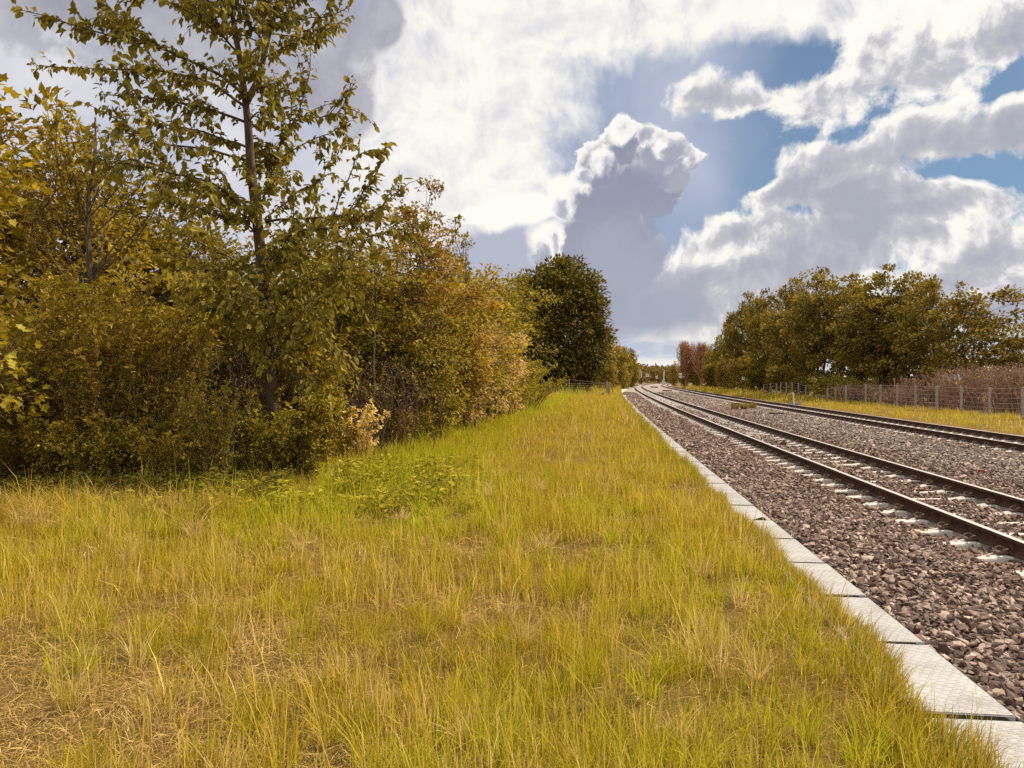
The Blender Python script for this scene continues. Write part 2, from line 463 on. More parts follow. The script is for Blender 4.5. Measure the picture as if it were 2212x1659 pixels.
def build_sky():
    w = bpy.data.worlds.new('World'); SC.world = w
    w.cycles.sampling_method = 'NONE'
    w.use_nodes = True; w.node_tree.nodes.clear()
    g = NT(w.node_tree)
    out = g.node('ShaderNodeOutputWorld'); bg = g.node('ShaderNodeBackground')
    g.l.new(bg.outputs[0], out.inputs[0])
    bg.inputs['Strength'].default_value = 0.1
    sky = g.node('ShaderNodeTexSky'); sky.sky_type = 'NISHITA'; sky.sun_disc = False
    sky.sun_elevation = SUN_EL; sky.sun_rotation = SUN_AZ
    sky.air_density = 1.0; sky.dust_density = 0.6; sky.ozone_density = 1.5
    d = g.node('ShaderNodeTexCoord').outputs['Generated']
    d = g.vm('NORMALIZE', d)
    s = g.node('ShaderNodeSeparateXYZ'); g.l.new(d, s.inputs[0])
    az = g.m('ARCTAN2', s.outputs[0], s.outputs[1]); el = g.m('ARCSINE', s.outputs[2])
    cb = g.node('ShaderNodeCombineXYZ'); g.l.new(az, cb.inputs[0]); g.l.new(el, cb.inputs[1])
    q = cb.outputs[0]
    def warp(p, scale, amp, detail=5, rough=.6):
        c = g.noise(p, scale, detail, rough, 0, 'Color', dims='2D')
        c = g.vm('SUBTRACT', c, (.5, .5, .5))
        c = g.vm('MULTIPLY', c, (amp, amp, 0))
        return g.vm('ADD', p, c)
    q1 = warp(q, 6, .05, 1)                 # big lazy shapes
    q2 = warp(q1, 15, .022, 3, .55)         # curled cloud edges
    qt = warp(warp(q, 13, .030, 1), 40, .020, 3, .6)   # the tower's tight cauliflower edges
    def blob(p, px, py, rx, ry, rot=0):
        a, e = ae(px, py)
        mp = g.node('ShaderNodeMapping', vector_type='TEXTURE')
        g.l.new(p, mp.inputs['Vector'])
        mp.inputs['Location'].default_value = (a, e, 0)
        mp.inputs['Rotation'].default_value = (0, 0, math.radians(rot))
        mp.inputs['Scale'].default_value = (rx / FPX * .93, ry / FPX * .93, 1)
        return g.m('SUBTRACT', 1.0, g.vm('LENGTH', mp.outputs[0], None, 1))
    def union(p, lst, k=.25):
        r = None
        for b in lst:
            pp = p
            if r is not None:       # tie each step to the one before, so the shader is worked out in order
                nd = g.node('ShaderNodeVectorMath', operation='MULTIPLY_ADD')
                g.l.new(r, nd.inputs[0]); nd.inputs[1].default_value = (1e-7, 1e-7, 0); g.l.new(p, nd.inputs[2])
                pp = nd.outputs[0]
            t = blob(pp, *b)
            r = t if r is None else g.m('SMOOTH_MAX', r, t, k)
        return r
    n_big = g.noise(q, 6, 4, .55, dims='2D')
    n = g.m('SUBTRACT', g.noise(q2, 11, 9, .60, dims='2D'), .5)             # +-0.3
    q2s = g.vm('ADD', q2, (-.009, .013, 0))
    ns = g.m('SUBTRACT', g.noise(q2s, 11, 6, .60, dims='2D'), .5)
    lit = g.m('SUBTRACT', n, ns)                                            # bumps that face the light
    fine = g.noise(q2, 50, 4, .6, dims='2D')
    def k(c): return tuple(v * 7.9 for v in c)
    # colours as radiance (the background strength is 0.1)
    WHITE = k((1.0, .965, .90))

    blue = g.mix(1.0, sky.outputs[0], (.36, .48, .54), 'MULTIPLY')
    # thin milky veil that leaves the clear air blue only in places
    veil = g.m('ADD', union(q1, [(1240, 300, 330, 420), (1420, 160, 190, 150), (1480, 420, 110, 160), (760, 60, 520, 260), (200, 300, 600, 420), (1500, 700, 260, 170)], .4),
               g.m('MULTIPLY', n, .35))
    col = g.mix(g.smooth(veil, -.55, .55, .18, .93), blue, g.mix(g.smooth(n_big, .3, .7), k((.36, .43, .58)), k((.50, .54, .66))))
    # bright thin cloud, upper middle
    thin = g.m('ADD', union(q1, [(980, 200, 360, 250), (1200, 50, 340, 130), (1620, 10, 420, 85), (900, 420, 300, 240), (1020, 320, 250, 300), (2000, 0, 330, 60)], .35),
               g.m('MULTIPLY', n, 1.1))
    bright = g.ramp(g.m('ADD', .5, g.m('ADD', g.m('MULTIPLY', n, .55), g.m('MULTIPLY', lit, .9))), [(.22, k((.70, .70, .74))), (.42, k((.86, .84, .83))), (.56, k((.96, .93, .88))), (.75, WHITE)])
    bright = g.mix(g.smooth(el, .12, .26), k((.74, .74, .78)), bright)
    col = g.mix(g.smooth(thin, -.05, .5), col, bright)
    # pale sky at the left behind the trees
    lft = g.m('ADD', union(q1, [(120, 330, 640, 420), (560, 480, 260, 240)], .3), g.m('MULTIPLY', n, .5))
    col = g.mix(g.smooth(lft, -.05, .4), col, g.mix(g.smooth(n_big, .3, .7), k((.50, .53, .64)), k((.74, .74, .78))))
    # grey sheet, top left
    grey = g.m('ADD', union(q1, [(540, 40, 330, 180), (300, 0, 420, 150), (700, 170, 150, 80, -30), (820, 60, 60, 70)], .12), g.m('MULTIPLY', n, 1.9))
    col = g.mix(g.smooth(grey, -.06, .34, 0, .93), col, g.ramp(g.m('ADD', .5, n), [(.3, k((.30, .30, .36))), (.7, k((.50, .50, .56)))]))
    # cumulus banks on the right: thin edges shine, thick cores are grey
    bl = [(1600, 205, 120, 50, -8), (1790, 200, 180, 90), (1960, 130, 220, 130), (2200, 40, 220, 110), (1900, 60, 200, 60),
          (1860, 340, 190, 55), (2080, 290, 240, 105), (1790, 425, 230, 60), (2030, 440, 300, 90),
          (1590, 530, 130, 60), (1850, 540, 360, 110), (2180, 540, 260, 120), (1700, 690, 420, 130), (2100, 690, 420, 160), (1500, 620, 80, 120)]
    hl = [(1700, 125, 110, 40, 10), (2150, 210, 90, 36, 35), (2160, 365, 110, 36, -5), (1600, 400, 110, 34, 15), (1600, 290, 120, 40, 20)]
    bank = g.m('SUBTRACT', union(q2, bl, .12), g.m('MULTIPLY', g.m('MAXIMUM', g.m('ADD', union(q2, hl, .1), .40), 0), .55))
    bank = g.m('ADD', bank, g.m('ADD', g.m('MULTIPLY', n, 2.3), g.m('MULTIPLY', g.m('SUBTRACT', fine, .5), .4)))
    core = g.m('ADD', g.m('MULTIPLY', bank, .75), g.m('MULTIPLY', g.m('SUBTRACT', n_big, .5), 1.5))
    core = g.m('ADD', core, g.m('MULTIPLY', g.m('SUBTRACT', .20, el), 1.3))
    core = g.m('SUBTRACT', core, g.m('MULTIPLY', lit, 3.0))
    bcol = g.ramp(g.smooth(core, -.38, 1.08), [(0, WHITE), (.24, k((.96, .93, .88))), (.40, k((.76, .75, .76))), (.58, k((.56, .555, .60))), (1, k((.41, .425, .50)))])
    col = g.mix(g.smooth(bank, -.10, .34), col, bcol)
    # the tower
    twl = [(1345, 318, 66, 62), (1290, 352, 58, 52), (1420, 335, 70, 58), (1475, 348, 46, 36), (1370, 400, 120, 90), (1290, 440, 90, 80), (1310, 520, 125, 90),
           (1330, 610, 125, 100), (1400, 570, 52, 80), (1340, 690, 170, 80), (1420, 680, 110, 60), (1240, 520, 70, 60)]
    col = g.mix(g.smooth(union(q1, [(1080, 560, 160, 90)], .2), 0, .4), col, k((.46, .49, .60)))
    arm = g.m('ADD', union(q2, [(1120, 458, 130, 40, 12), (1195, 420, 70, 56, 30), (1165, 530, 46, 90), (1030, 470, 90, 26)], .15), g.m('MULTIPLY', n, 1.2))
    col = g.mix(g.smooth(arm, -.05, .35), col, WHITE)
    nt = g.m('SUBTRACT', g.noise(qt, 24, 6, .6, dims='2D'), .5)
    nts = g.m('SUBTRACT', g.noise(g.vm('ADD', qt, (-.006, .009, 0)), 24, 4, .6, dims='2D'), .5)
    base = union(qt, twl, .10)
    tw = g.m('ADD', base, g.m('MULTIPLY', nt, .35))
    ex = union(g.vm('ADD', qt, (-.014, .022, 0)), twl[:9], .10)
    relief = g.m('ADD', g.m('SUBTRACT', base, ex), g.m('MULTIPLY', g.m('SUBTRACT', nt, nts), 1.4))
    up = g.smooth(el, .16, .25)
    rim = g.m('MULTIPLY', g.m('SUBTRACT', 1.0, g.smooth(tw, .04, .42)), g.smooth(relief, -.26, .16))
    knob = g.m('MULTIPLY', g.smooth(g.m('SUBTRACT', nt, nts), -.02, .14), g.m('MULTIPLY', g.smooth(el, .235, .32), g.smooth(tw, .85, .25)))
    rim = g.m('MAXIMUM', g.m('MULTIPLY', rim, up), g.m('MULTIPLY', knob, .8))
    body = g.mix(g.smooth(el, .05, .32), k((.38, .41, .50)), k((.29, .30, .40)))
    body = g.mix(g.smooth(g.m('ADD', n_big, g.m('MULTIPLY', n, 1.6)), .3, .75, 0, .6), body, k((.41, .42, .52)))
    tcol = g.mix(rim, body, k((1.0, .96, .91)))
    soft = g.mix(g.smooth(el, .12, .25), g.smooth(tw, -.1, .45), g.smooth(tw, .0, .07))
    col = g.mix(soft, col, tcol)
    # sunlit heads crowding up its flanks and top
    lum = g.m('ADD', union(qt, [(1250, 388, 46, 42), (1212, 445, 42, 46), (1290, 345, 46, 40), (1345, 280, 52, 34), (1402, 296, 46, 32), (1452, 322, 42, 34), (1494, 345, 34, 30), (1470, 398, 30, 30), (1192, 520, 30, 56), (1160, 560, 30, 60)], .06), g.m('MULTIPLY', nt, .9))
    shade = g.m('SUBTRACT', g.m('ADD', g.m('ADD', lum, .22), g.m('MULTIPLY', n, .6)), g.m('MULTIPLY', relief, 1.1))
    lcol = g.ramp(g.smooth(shade, -.25, .85), [(0, k((1.0, .97, .92))), (.35, k((.90, .88, .87))), (.65, k((.58, .58, .65))), (1, k((.40, .41, .50)))])
    col = g.mix(g.smooth(lum, .06, .5), col, lcol)
    # streaky bright bands low on the horizon
    mp = g.node('ShaderNodeMapping'); g.l.new(q1, mp.inputs[0]); mp.inputs['Scale'].default_value = (6, 30, 1)
    st = g.noise(mp.outputs[0], 1.0, 5, .6, dims='2D')
    hor = g.mix(g.smooth(st, .40, .62), k((.52, .58, .70)), k((.92, .89, .83)))
    col = g.mix(g.smooth(g.m('ADD', el, g.m('MULTIPLY', n, .05)), .075, .03), col, hor)
    # behind the viewer: unseen broken cloud, made brighter to fill the foliage facing the camera
    back = g.smooth(g.m('ABSOLUTE', az), .75, 1.1)
    cl = g.noise(d, 2.6, 4, .6)
    bcl = g.mix(g.smooth(cl, .36, .5), blue, g.mix(g.smooth(cl, .60, .8), k((1.3, 1.22, 1.1)), k((.75, .75, .77))))
    col = g.mix(g.m('MAXIMUM', back, g.smooth(el, .62, 1.0)), col, bcl)
    g.l.new(col, bg.inputs['Color'])
build_sky()

SC.view_settings.view_transform = 'Standard'
SC.view_settings.look = 'None'
SC.view_settings.gamma = 1.0
SC.view_settings.exposure = 0.36
SC.render.engine = 'CYCLES'
SC.cycles.max_bounces = 8
SC.cycles.diffuse_bounces = 5
SC.cycles.glossy_bounces = 2
SC.cycles.transmission_bounces = 4
SC.cycles.transparent_max_bounces = 4
SC.cycles.caustics_reflective = False
SC.cycles.caustics_refractive = False
SC.cycles.use_denoising = False
SC.cycles.use_adaptive_sampling = False
# ------------------------------------------------------------------ ground sheets
EDGE = 2.0                        # offset of the platform edge from the line through the viewer
R1L, R1R, R2L, R2R = 4.33, 5.835, 10.70, 12.205
Z1, Z2 = -0.05, -0.05             # rail tops
PLAT_END = 66.0

def bank_z(x, y):
    return (fbm(np.asarray(x) * .55, np.asarray(y) * .55, 3, 3) - .5) * .13 + (fbm(np.asarray(x) * 2.1, np.asarray(y) * 2.1, 9, 2) - .5) * .05 - .02
def bank_top(x, y):
    """platform surface: rough turf, flattening out to the edging slabs"""
    off = x - x0(y)
    k = np.clip((1.62 - off) / .5, 0, 1)
    z = bank_z(x, y) * k - .03 * (1 - k)
    drop = np.clip((y - 66.0) / 14.0, 0, 1)
    return z - .16 * drop * drop * (3 - 2 * drop)
def verge_z(x, y):
    off = x - x0(y)
    return -.24 + .10 * np.clip((off - 13.6) / 3.5, 0, 1) + (fbm(x * .4, y * .4, 21, 3) - .5) * .16 * np.clip((off - 13.3) / 1.5, 0, 1)
def bed_z(off, y):
    """ballast: shoulder by the slabs, a shallow trough at each track, a low crown between"""
    off = np.asarray(off, float)
    z = np.interp(off, [2.0, 2.25, 3.3, 3.8, 4.33, 5.08, 5.83, 6.4, 7.2, 8.4, 9.6, 10.2, 10.7, 12.2, 12.8, 13.3, 13.9],
                  [-.15, -.16, -.20, -.255, -.275, -.26, -.275, -.24, -.19, -.16, -.19, -.25, -.275, -.275, -.25, -.26, -.33])
    return z + (vnoise(off * 2.3, np.asarray(y) * 2.3, 5) - .5) * .035

def grid_sheet(name, X, Yv, zf, mat, smooth=True):
    """sheet over rows at distances Yv; X(y) gives the row's x positions"""
    mb = MB(); rows = []
    for y in Yv:
        xs = X(y); rows.append(np.stack([xs, np.full(len(xs), y), zf(xs, np.full(len(xs), y))], -1))
    n = len(rows[0]); V = np.concatenate(rows)
    i = np.arange(len(rows) - 1)[:, None] * n; j = np.arange(n - 1)[None]
    mb.add(V, np.stack([i + j, i + j + 1, i + n + j + 1, i + n + j], -1).reshape(-1, 4))
    return link(name, mb.mesh(name, mat, smooth))

g_ = grid_sheet('ground', lambda y: np.linspace(-2500, 2500, 60), np.concatenate([np.linspace(-300, 600, 40), np.linspace(700, 3000, 15)]),
                lambda x, y: np.full(len(x), -.62), M['field'], False)
tag(g_, kind='structure')
Yb = np.concatenate([np.arange(-3, 20, .25), np.arange(20, 84.1, .8)])
b_ = grid_sheet('grass_bank', lambda y: np.concatenate([np.linspace(-45, -7, 30), np.linspace(-6.7, 1.62, 70) ]) + x0(y), Yb, bank_top, M['soil'])
tag(b_, kind='structure')
def low_z(x, y): return -.19 + (fbm(x * .3, y * .3, 31, 3) - .5) * .2 + 0 * y
l_ = grid_sheet('meadow', lambda y: np.linspace(-45, 1.9, 60) + x0(y), np.concatenate([np.arange(83, 160, 2.0), np.arange(160, 330, 6.0)]), low_z, M['soil'])
tag(l_, kind='structure')
v_ = grid_sheet('verge', lambda y: np.concatenate([np.linspace(13.35, 20, 24), np.linspace(21, 75, 20)]) + x0(y),
                np.concatenate([np.arange(-3, 90, 1.0), np.arange(90, 330, 4.0)]), verge_z, M['soil'])
tag(v_, kind='structure')
offs = np.concatenate([np.linspace(1.955, 13.9, 62)])
t_ = grid_sheet('track_bed', lambda y: offs + x0(y), np.concatenate([np.arange(-3, 50, .4), np.arange(50, 150, 1.5), np.arange(150, 330, 5)]),
                lambda x, y: bed_z(x - x0(y), y) - .022, M['bed'])
tag(t_, kind='structure')

# ------------------------------------------------------------------ edging slabs
def slab_mesh(seed):
    r = random.Random(seed)
    mb = MB()
    bm = bmesh.new(); bmesh.ops.create_cube(bm, size=1)
    for v in bm.verts: v.co = Vector((v.co.x * .46, v.co.y *   .948, v.co.z * .07))
    bmesh.ops.bevel(bm, geom=[e for e in bm.edges], offset=.006, segments=2, affect='EDGES')
    add_bm(mb, bm)
    return mb.mesh('slab', M['slab'], False)
slab_me = slab_mesh(1)
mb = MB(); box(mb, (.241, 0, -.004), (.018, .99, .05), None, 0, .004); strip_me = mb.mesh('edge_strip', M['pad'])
y = 2.55; i = 0
rs = random.Random(4)
while y < PLAT_END - 2:
    a = math.atan(float(slope(y)))
    yc = y + .5 * math.cos(a)
    o = link('edging_slab', slab_me)
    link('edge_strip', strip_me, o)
    o.location = (float(along(EDGE - .23, yc)) + rs.uniform(-.006, .006), yc, -.035 + rs.uniform(-.004, .004))
    o.rotation_euler = (rs.uniform(-.004, .004), rs.uniform(-.006, .006), -a + rs.uniform(-.004, .004))
    lab = ('pale textured edging slab nearest the viewer, cut by the bottom right corner' if i == 1 else
           'first whole pale edging slab up from the bottom right corner' if i == 2 else
           'second whole pale edging slab up from the bottom right corner' if i == 3 else
           'third whole pale edging slab up from the bottom right corner' if i == 4 else
           'pale wavy-treaded edging slab in the row between grass and ballast')
    tag(o, lab, 'edging slab', 'edging slabs along the old platform')
    y += .995 * math.cos(a); i += 1
yw = np.arange(-3, 66.1, 1.0); mb = MB()
sec = [(1.60, -.30), (1.60, -.005), (1.95, -.005), (1.95, -.30)]  # black core almost flush with the slabs, stands in for shade in their joints
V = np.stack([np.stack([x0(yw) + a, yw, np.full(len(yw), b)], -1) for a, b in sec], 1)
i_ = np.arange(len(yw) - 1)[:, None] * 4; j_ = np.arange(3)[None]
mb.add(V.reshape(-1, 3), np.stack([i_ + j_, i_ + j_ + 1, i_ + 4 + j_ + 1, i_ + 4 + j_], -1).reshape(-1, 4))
tag(link('joint_shade_core', mb.mesh('joint_shade_core', M['black'])), kind='structure')
# broken kerb stones past the end of the slabs
for (yy, ln, w, rz, lab) in [(69.5, 1.6, .42, .05, 'short white kerb stone just past the end of the slab row'),
                             (97.0, 5.0, .55, -.1, 'white kerb stone at the bend beyond the fence gap'),
                             (108.0, 9.0, .5, -.16, 'long curved white kerb stone furthest along the ballast edge')]:
    mb = MB()
    for s in range(4):
        t = (s - 1.5) / 4 * ln
        box(mb, (math.sin(s * 1.7) * .05, t, math.sin(s * 2.3) * .02), (w * (1 - .1 * (s % 2)), ln / 4 * .96, .26), Matrix.Rotation(.05 * (s - 1.5), 3, 'Z'), 0, .03)
    o = link('kerb_stone', mb.mesh('kerb_stone', M['white_paint']))
    o.location = (float(along(EDGE - .15, yy)), yy, -.10); o.rotation_euler = (0, 0, -math.atan(float(slope(yy))) + rz)
    tag(o, lab, 'kerb stone')

# ------------------------------------------------------------------ rails
prof = [(-.07, -.159), (.07, -.159), (.07, -.148), (.015, -.132), (.009, -.120), (.009, -.055), (.034, -.040), (.035, -.014), (.034, -.003), (.030, 0), (-.030, 0), (-.034, -.003), (-.035, -.014), (-.034, -.040), (-.009, -.055), (-.009, -.120), (-.015, -.132), (-.07, -.148)]
def rail(off, ztop, label):
    ys = np.concatenate([np.arange(-3, 60, 1.0), np.arange(60, 160, 2.5), np.arange(160, 330, 5)])
    sl = slope(ys); nx = 1 / np.sqrt(1 + sl * sl); ny = -sl * nx
    cx, cy = x0(ys) + off * nx, ys + off * ny
    # keep the lateral offset as read at distance ys
    cx = x0(ys) + off; cy = ys
    P = np.array(prof); k = len(P)
    V = np.stack([cx[:, None] + nx[:, None] * P[None, :, 0], cy[:, None] + ny[:, None] * P[None, :, 0],
                  np.full((len(ys), k), ztop) + P[None, :, 1]], -1)
    i = np.arange(len(ys) - 1)[:, None] * k; j = np.arange(k)[None]; q = (j + 1) % k
    F = np.stack([i + j, i + k + j, i + k + q, i + q], -1)
    top = np.isin(np.arange(k), [8, 9, 10])
    mb = MB()
    V = V.reshape(-1, 3)
    mb.add(V, F[:, ~top].reshape(-1, 4), 0)
    mb.more(F[:, top].reshape(-1, 4), 1)
    o = link('rail', mb.mesh('rail', [M['rail'], M['steel']]))
    tag(o, label, 'rail', 'steel rails')
rail(R1L, Z1, 'rusty steel rail of the near track on the slab side, with bright polished top')
rail(R1R, Z1, 'rusty steel rail of the near track on the side away from the slabs')
rail(R2L, Z2 + .0, 'dark steel rail of the far track on the side facing the near track')
rail(R2R, Z2 - .0, 'dark steel rail of the far track on the side facing the wire fence')

# ------------------------------------------------------------------ sleepers and clips
def sleeper_mesh():
    mb = MB()
    xs = [-1.25, -1.235, -1.12, -.99, -.92, -.88, -.62, -.57, -.45, -.2, .2, .45, .57, .62, .88, .92, .99, 1.12, 1.235, 1.25]
    zt = [-.035, -.025, -.018, -.010, .006, .012, .012, .008, -.012, -.028, -.028, -.012, .008, .012, .012, .006, -.010, -.018, -.025, -.035]
    rows = []
    for x, z in zip(xs, zt):
        w = .105 if abs(x) > .5 else .092
        rows.append([(x, -w - .035, -.2), (x, -w, z - .014), (x, -w + .012, z), (x, w - .012, z), (x, w, z - .014), (x, w + .035, -.2)])
    V = np.array(rows); k = 6; n = len(xs)
    i = np.arange(n - 1)[:, None] * k; j = np.arange(k)[None]; q = (j + 1) % k
    mb.add(V.reshape(-1, 3), np.stack([i + j, i + k + j, i + k + q, i + q], -1).reshape(-1, 4))
    mb.more([[5, 4, 3, 2, 1, 0], [(n - 1) * 6 + a for a in range(6)]])
    return mb.mesh('sleeper', M['sleeper'])
def clip_mesh(sgn):
    """sprung steel clip: two loops holding the foot of the rail, on a cast shoulder"""
    mb = MB()
    for s in (-1, 1):
        P = [(0, s * .012, .012), (.03, s * .03, .05), (.012, s * .062, .066), (-.03, s * .075, .058), (-.058, s * .055, .03), (-.045, s * .03, .012), (.0, s * .028, .02), (.052, s * .03, .026)]
        tube(mb, smooth_path(np.array(P) * (sgn, 1, 1), 20), .0105, 6)
    box(mb, (-.03 * sgn, 0, .012), (.07, .07, .03), None, 0, .008)
    return mb.mesh('clip', M['clip'])
def pad_mesh():
    mb = MB(); box(mb, (0, 0, 0), (.165, .175, .008), None, 0, .002); return mb.mesh('rail_pad', M['pad'])
sl_me, clip_l, clip_r, pad_me = sleeper_mesh(), clip_mesh(1), clip_mesh(-1), pad_mesh()
sleeper_y1, sleeper_y2 = [], []
def lay(c, ztop, ys, keep, labels, group, cliplim):
    y = ys[0]; i = 0
    while y < ys[1]:
        a = -math.atan(float(slope(y)))
        yy = y + rs.uniform(-.012, .012)
        keep.append(yy)
        o = link('sleeper', sl_me)
        o.location = (float(along(c, yy)), yy, ztop - .159 - .008 - .012 - .0005)
        o.rotation_euler = (0, 0, a + rs.uniform(-.01, .01))
        tag(o, labels, 'sleeper', group)
        if y < cliplim:
            for s in (-1, 1):
                x = s * .7525
                p = link('rail_pad', pad_me, o); p.location = (x, 0, .0165)
                for e, me in ((-1, clip_l), (1, clip_r)):
                    q = link('rail_clip', me, o); q.location = (x + e * .105, 0, .013)
        y += .66 * math.cos(a) * (1 if y < 200 else 1); i += 1
lay((R1L + R1R) / 2, Z1, (4.35, 104), sleeper_y1, 'pale concrete sleeper sunk in the brown ballast under the near track', 'sleepers of the near track', 40)
lay((R2L + R2R) / 2, Z2, (15.6, 104), sleeper_y2, 'pale concrete sleeper under the far track beside the verge', 'sleepers of the far track', 42)

# ------------------------------------------------------------------ ballast stones
def stone_shapes(n=18, npts=10):
    out = []
    r = np.random.default_rng(11)
    for i in range(n):
        P = rdir(r, npts) * r.uniform(.75, 1.0, (npts, 1))
        P *= np.array([1.0, r.uniform(.55, .85), r.uniform(.32, .52)])
        bm = bmesh.new()
        for p in P: bm.verts.new(p)
        res = bmesh.ops.convex_hull(bm, input=bm.verts)
        bmesh.ops.delete(bm, geom=[v for v in bm.verts if not v.link_faces], context='VERTS')
        bmesh.ops.triangulate(bm, faces=bm.faces)
        bm.verts.index_update()
        out.append((np.array([v.co[:] for v in bm.verts]), np.array([[v.index for v in f.verts] for f in bm.faces])))
        bm.free()
    return out
SHAPES = stone_shapes()
def rotmats(r, n, flat):
    """random turns; flat keeps most stones lying on their broad side"""
    z = r.uniform(0, 2 * PI, n); a = r.normal(0, flat, n); b = r.normal(0, flat, n)
    cz, sz, ca, sa, cb, sb = np.cos(z), np.sin(z), np.cos(a), np.sin(a), np.cos(b), np.sin(b)
    Z = np.zeros((n, 3, 3)); Z[:, 0, 0] = cz; Z[:, 0, 1] = -sz; Z[:, 1, 0] = sz; Z[:, 1, 1] = cz; Z[:, 2, 2] = 1
    A = np.zeros((n, 3, 3)); A[:, 0, 0] = 1; A[:, 1, 1] = ca; A[:, 1, 2] = -sa; A[:, 2, 1] = sa; A[:, 2, 2] = ca
    B = np.zeros((n, 3, 3)); B[:, 1, 1] = 1; B[:, 0, 0] = cb; B[:, 0, 2] = sb; B[:, 2, 0] = -sb; B[:, 2, 2] = cb
    return A @ B @ Z
def stone_col(r, off, y, n):
    u = r.beta(1.1, 2.2, n)
    mid = np.clip(1 - np.abs(off - 8.6) / 2.0, 0, 1) * .5          # greyer, paler stone between the tracks
    dark, pale = np.array([.064, .037, .030]), np.array([.58, .465, .40])
    c = dark + (pale - dark) * (u ** 1.25)[:, None]
    c = c * (1 - mid[:, None]) + (np.array([.15, .13, .118]) + np.array([.48, .45, .42]) * u[:, None]) * mid[:, None]
    rust = np.exp(-np.minimum(np.abs(off - R1L), np.minimum(np.abs(off - R1R), np.minimum(np.abs(off - R2L), np.abs(off - R2R)))) ** 2 / .35)
    c = c * (1 - .3 * rust[:, None] * np.array([.6, 1, 1.15]))
    return c * r.uniform(.8, 1.2, (n, 1))
stones = MB()
def scatter(ya, yb, step, size, layers=1, seed=0, sink=.3):
    r = np.random.default_rng(seed)
    for lay_ in range(layers):
        yy = np.arange(ya, yb, step)
        X, Y = np.meshgrid(np.arange(1.93, 13.75, step), yy)
        X = X.ravel() + r.uniform(-.5, .5, X.size) * step; Y = Y.ravel() + r.uniform(-.5, .5, Y.size) * step
        wx = X + x0(Y)
        ok = (np.abs(wx) < .78 * Y + 1.2) & (X > 2.035)
        S = size * r.lognormal(0, .32, X.size) * .5
        # bare the sleeper ends and the rail feet
        for R_, ys, c in ((R1L, sleeper_y1, (R1L + R1R) / 2), (R2L, sleeper_y2, (R2L + R2R) / 2)):
            ya_ = np.array(ys)
            d = np.abs(Y[:, None] - ya_[None, np.clip(np.arange(len(ya_)), 0, None)]).min(1) if len(ya_) < 40 else np.abs(Y - ya_[np.clip(np.searchsorted(ya_, Y), 1, len(ya_) - 1)])
            if len(ya_) >= 40:
                d = np.minimum(d, np.abs(Y - ya_[np.clip(np.searchsorted(ya_, Y), 1, len(ya_) - 1) - 1]))
            inx = np.abs(X - c)
            seat = (inx > .50) & (inx < 1.17)
            mids = (inx <= .50)
            keepout = (seat & (d < .115 + S * .55)) | (mids & (d < .09) & (vnoise(X * 2.2, Y * 1.5, 8) > .45))
            for Rr in (R_, R_ + 1.505): keepout |= np.abs(X - Rr) < .075 + S * .55
            ok &= ~(keepout & (r.random(X.size) < .95))
        X, Y, wx, S = X[ok], Y[ok], wx[ok], S[ok]
        Z = bed_z(X, Y) + S * (.15 - sink) + (r.random(len(X)) - .5) * size * .35 + lay_ * size * .24
        C = stone_col(r, X, Y, len(X))
        Rm = rotmats(r, len(X), .42)
        which = r.integers(0, len(SHAPES), len(X))
        for s, (sv, sf) in enumerate(SHAPES):
            q = which == s
            if not q.any(): continue
            V = np.einsum('nij,vj->nvi', Rm[q], sv) * S[q][:, None, None] + np.stack([wx[q], Y[q], Z[q]], -1)[:, None]
            k = len(sv); nq = q.sum()
            F = (np.arange(nq)[:, None, None] * k + sf[None]).reshape(-1, 3)
            stones.add(V.reshape(-1, 3), F, 0, None, np.repeat(C[q], k, 0))
scatter(3.2, 13, .052, .084, 2, 1)
scatter(13, 24, .060, .088, 1, 2, .05)
scatter(24, 48, .080, .105, 1, 3, .2)
scatter(48, 100, .17, .16, 1, 4, .5)
so = link('ballast', stones.mesh('ballast', M['stone']))
tag(so, 'brown and grey broken stone ballast around the tracks', 'ballast', kind='stuff')

# ------------------------------------------------------------------ grass
def lerp(a, b, t): return a + (b - a) * t
GOLD, STRAW, GREEN, OLIVE, TAN = map(np.array, ((.50, .36, .028), (.70, .52, .21), (.39, .38, .015), (.32, .25, .018), (.52, .34, .11)))
def lush(x, y):
    """new green growth in front of the trees"""
    off = x - x0(y)
    a = np.exp(-(((x + 1.7) / 2.3) ** 2 + ((y - 9.3) / 2.5) ** 2)) * (.35 + 1.1 * fbm(x * 1.2, y * 1.2, 44, 3))
    b = np.exp(-((off + 3.2) / 1.1) ** 2) * np.clip((y - 9) / 3, 0, 1) * .8
    c = .45 * np.clip((fbm(x * .9, y * .9, 40, 3) - .52) * 6, 0, 1)
    return np.clip(a + b + c, 0, 1)
def dry(x, y):
    a = np.exp(-(((x + 2.6) / 1.6) ** 2 + ((y - 3.6) / 1.5) ** 2)) * .9
    return np.clip(a + np.clip((fbm(x * 1.3, y * 1.3, 55, 3) - .47) * 4.2, 0, 1) * .8, 0, 1)
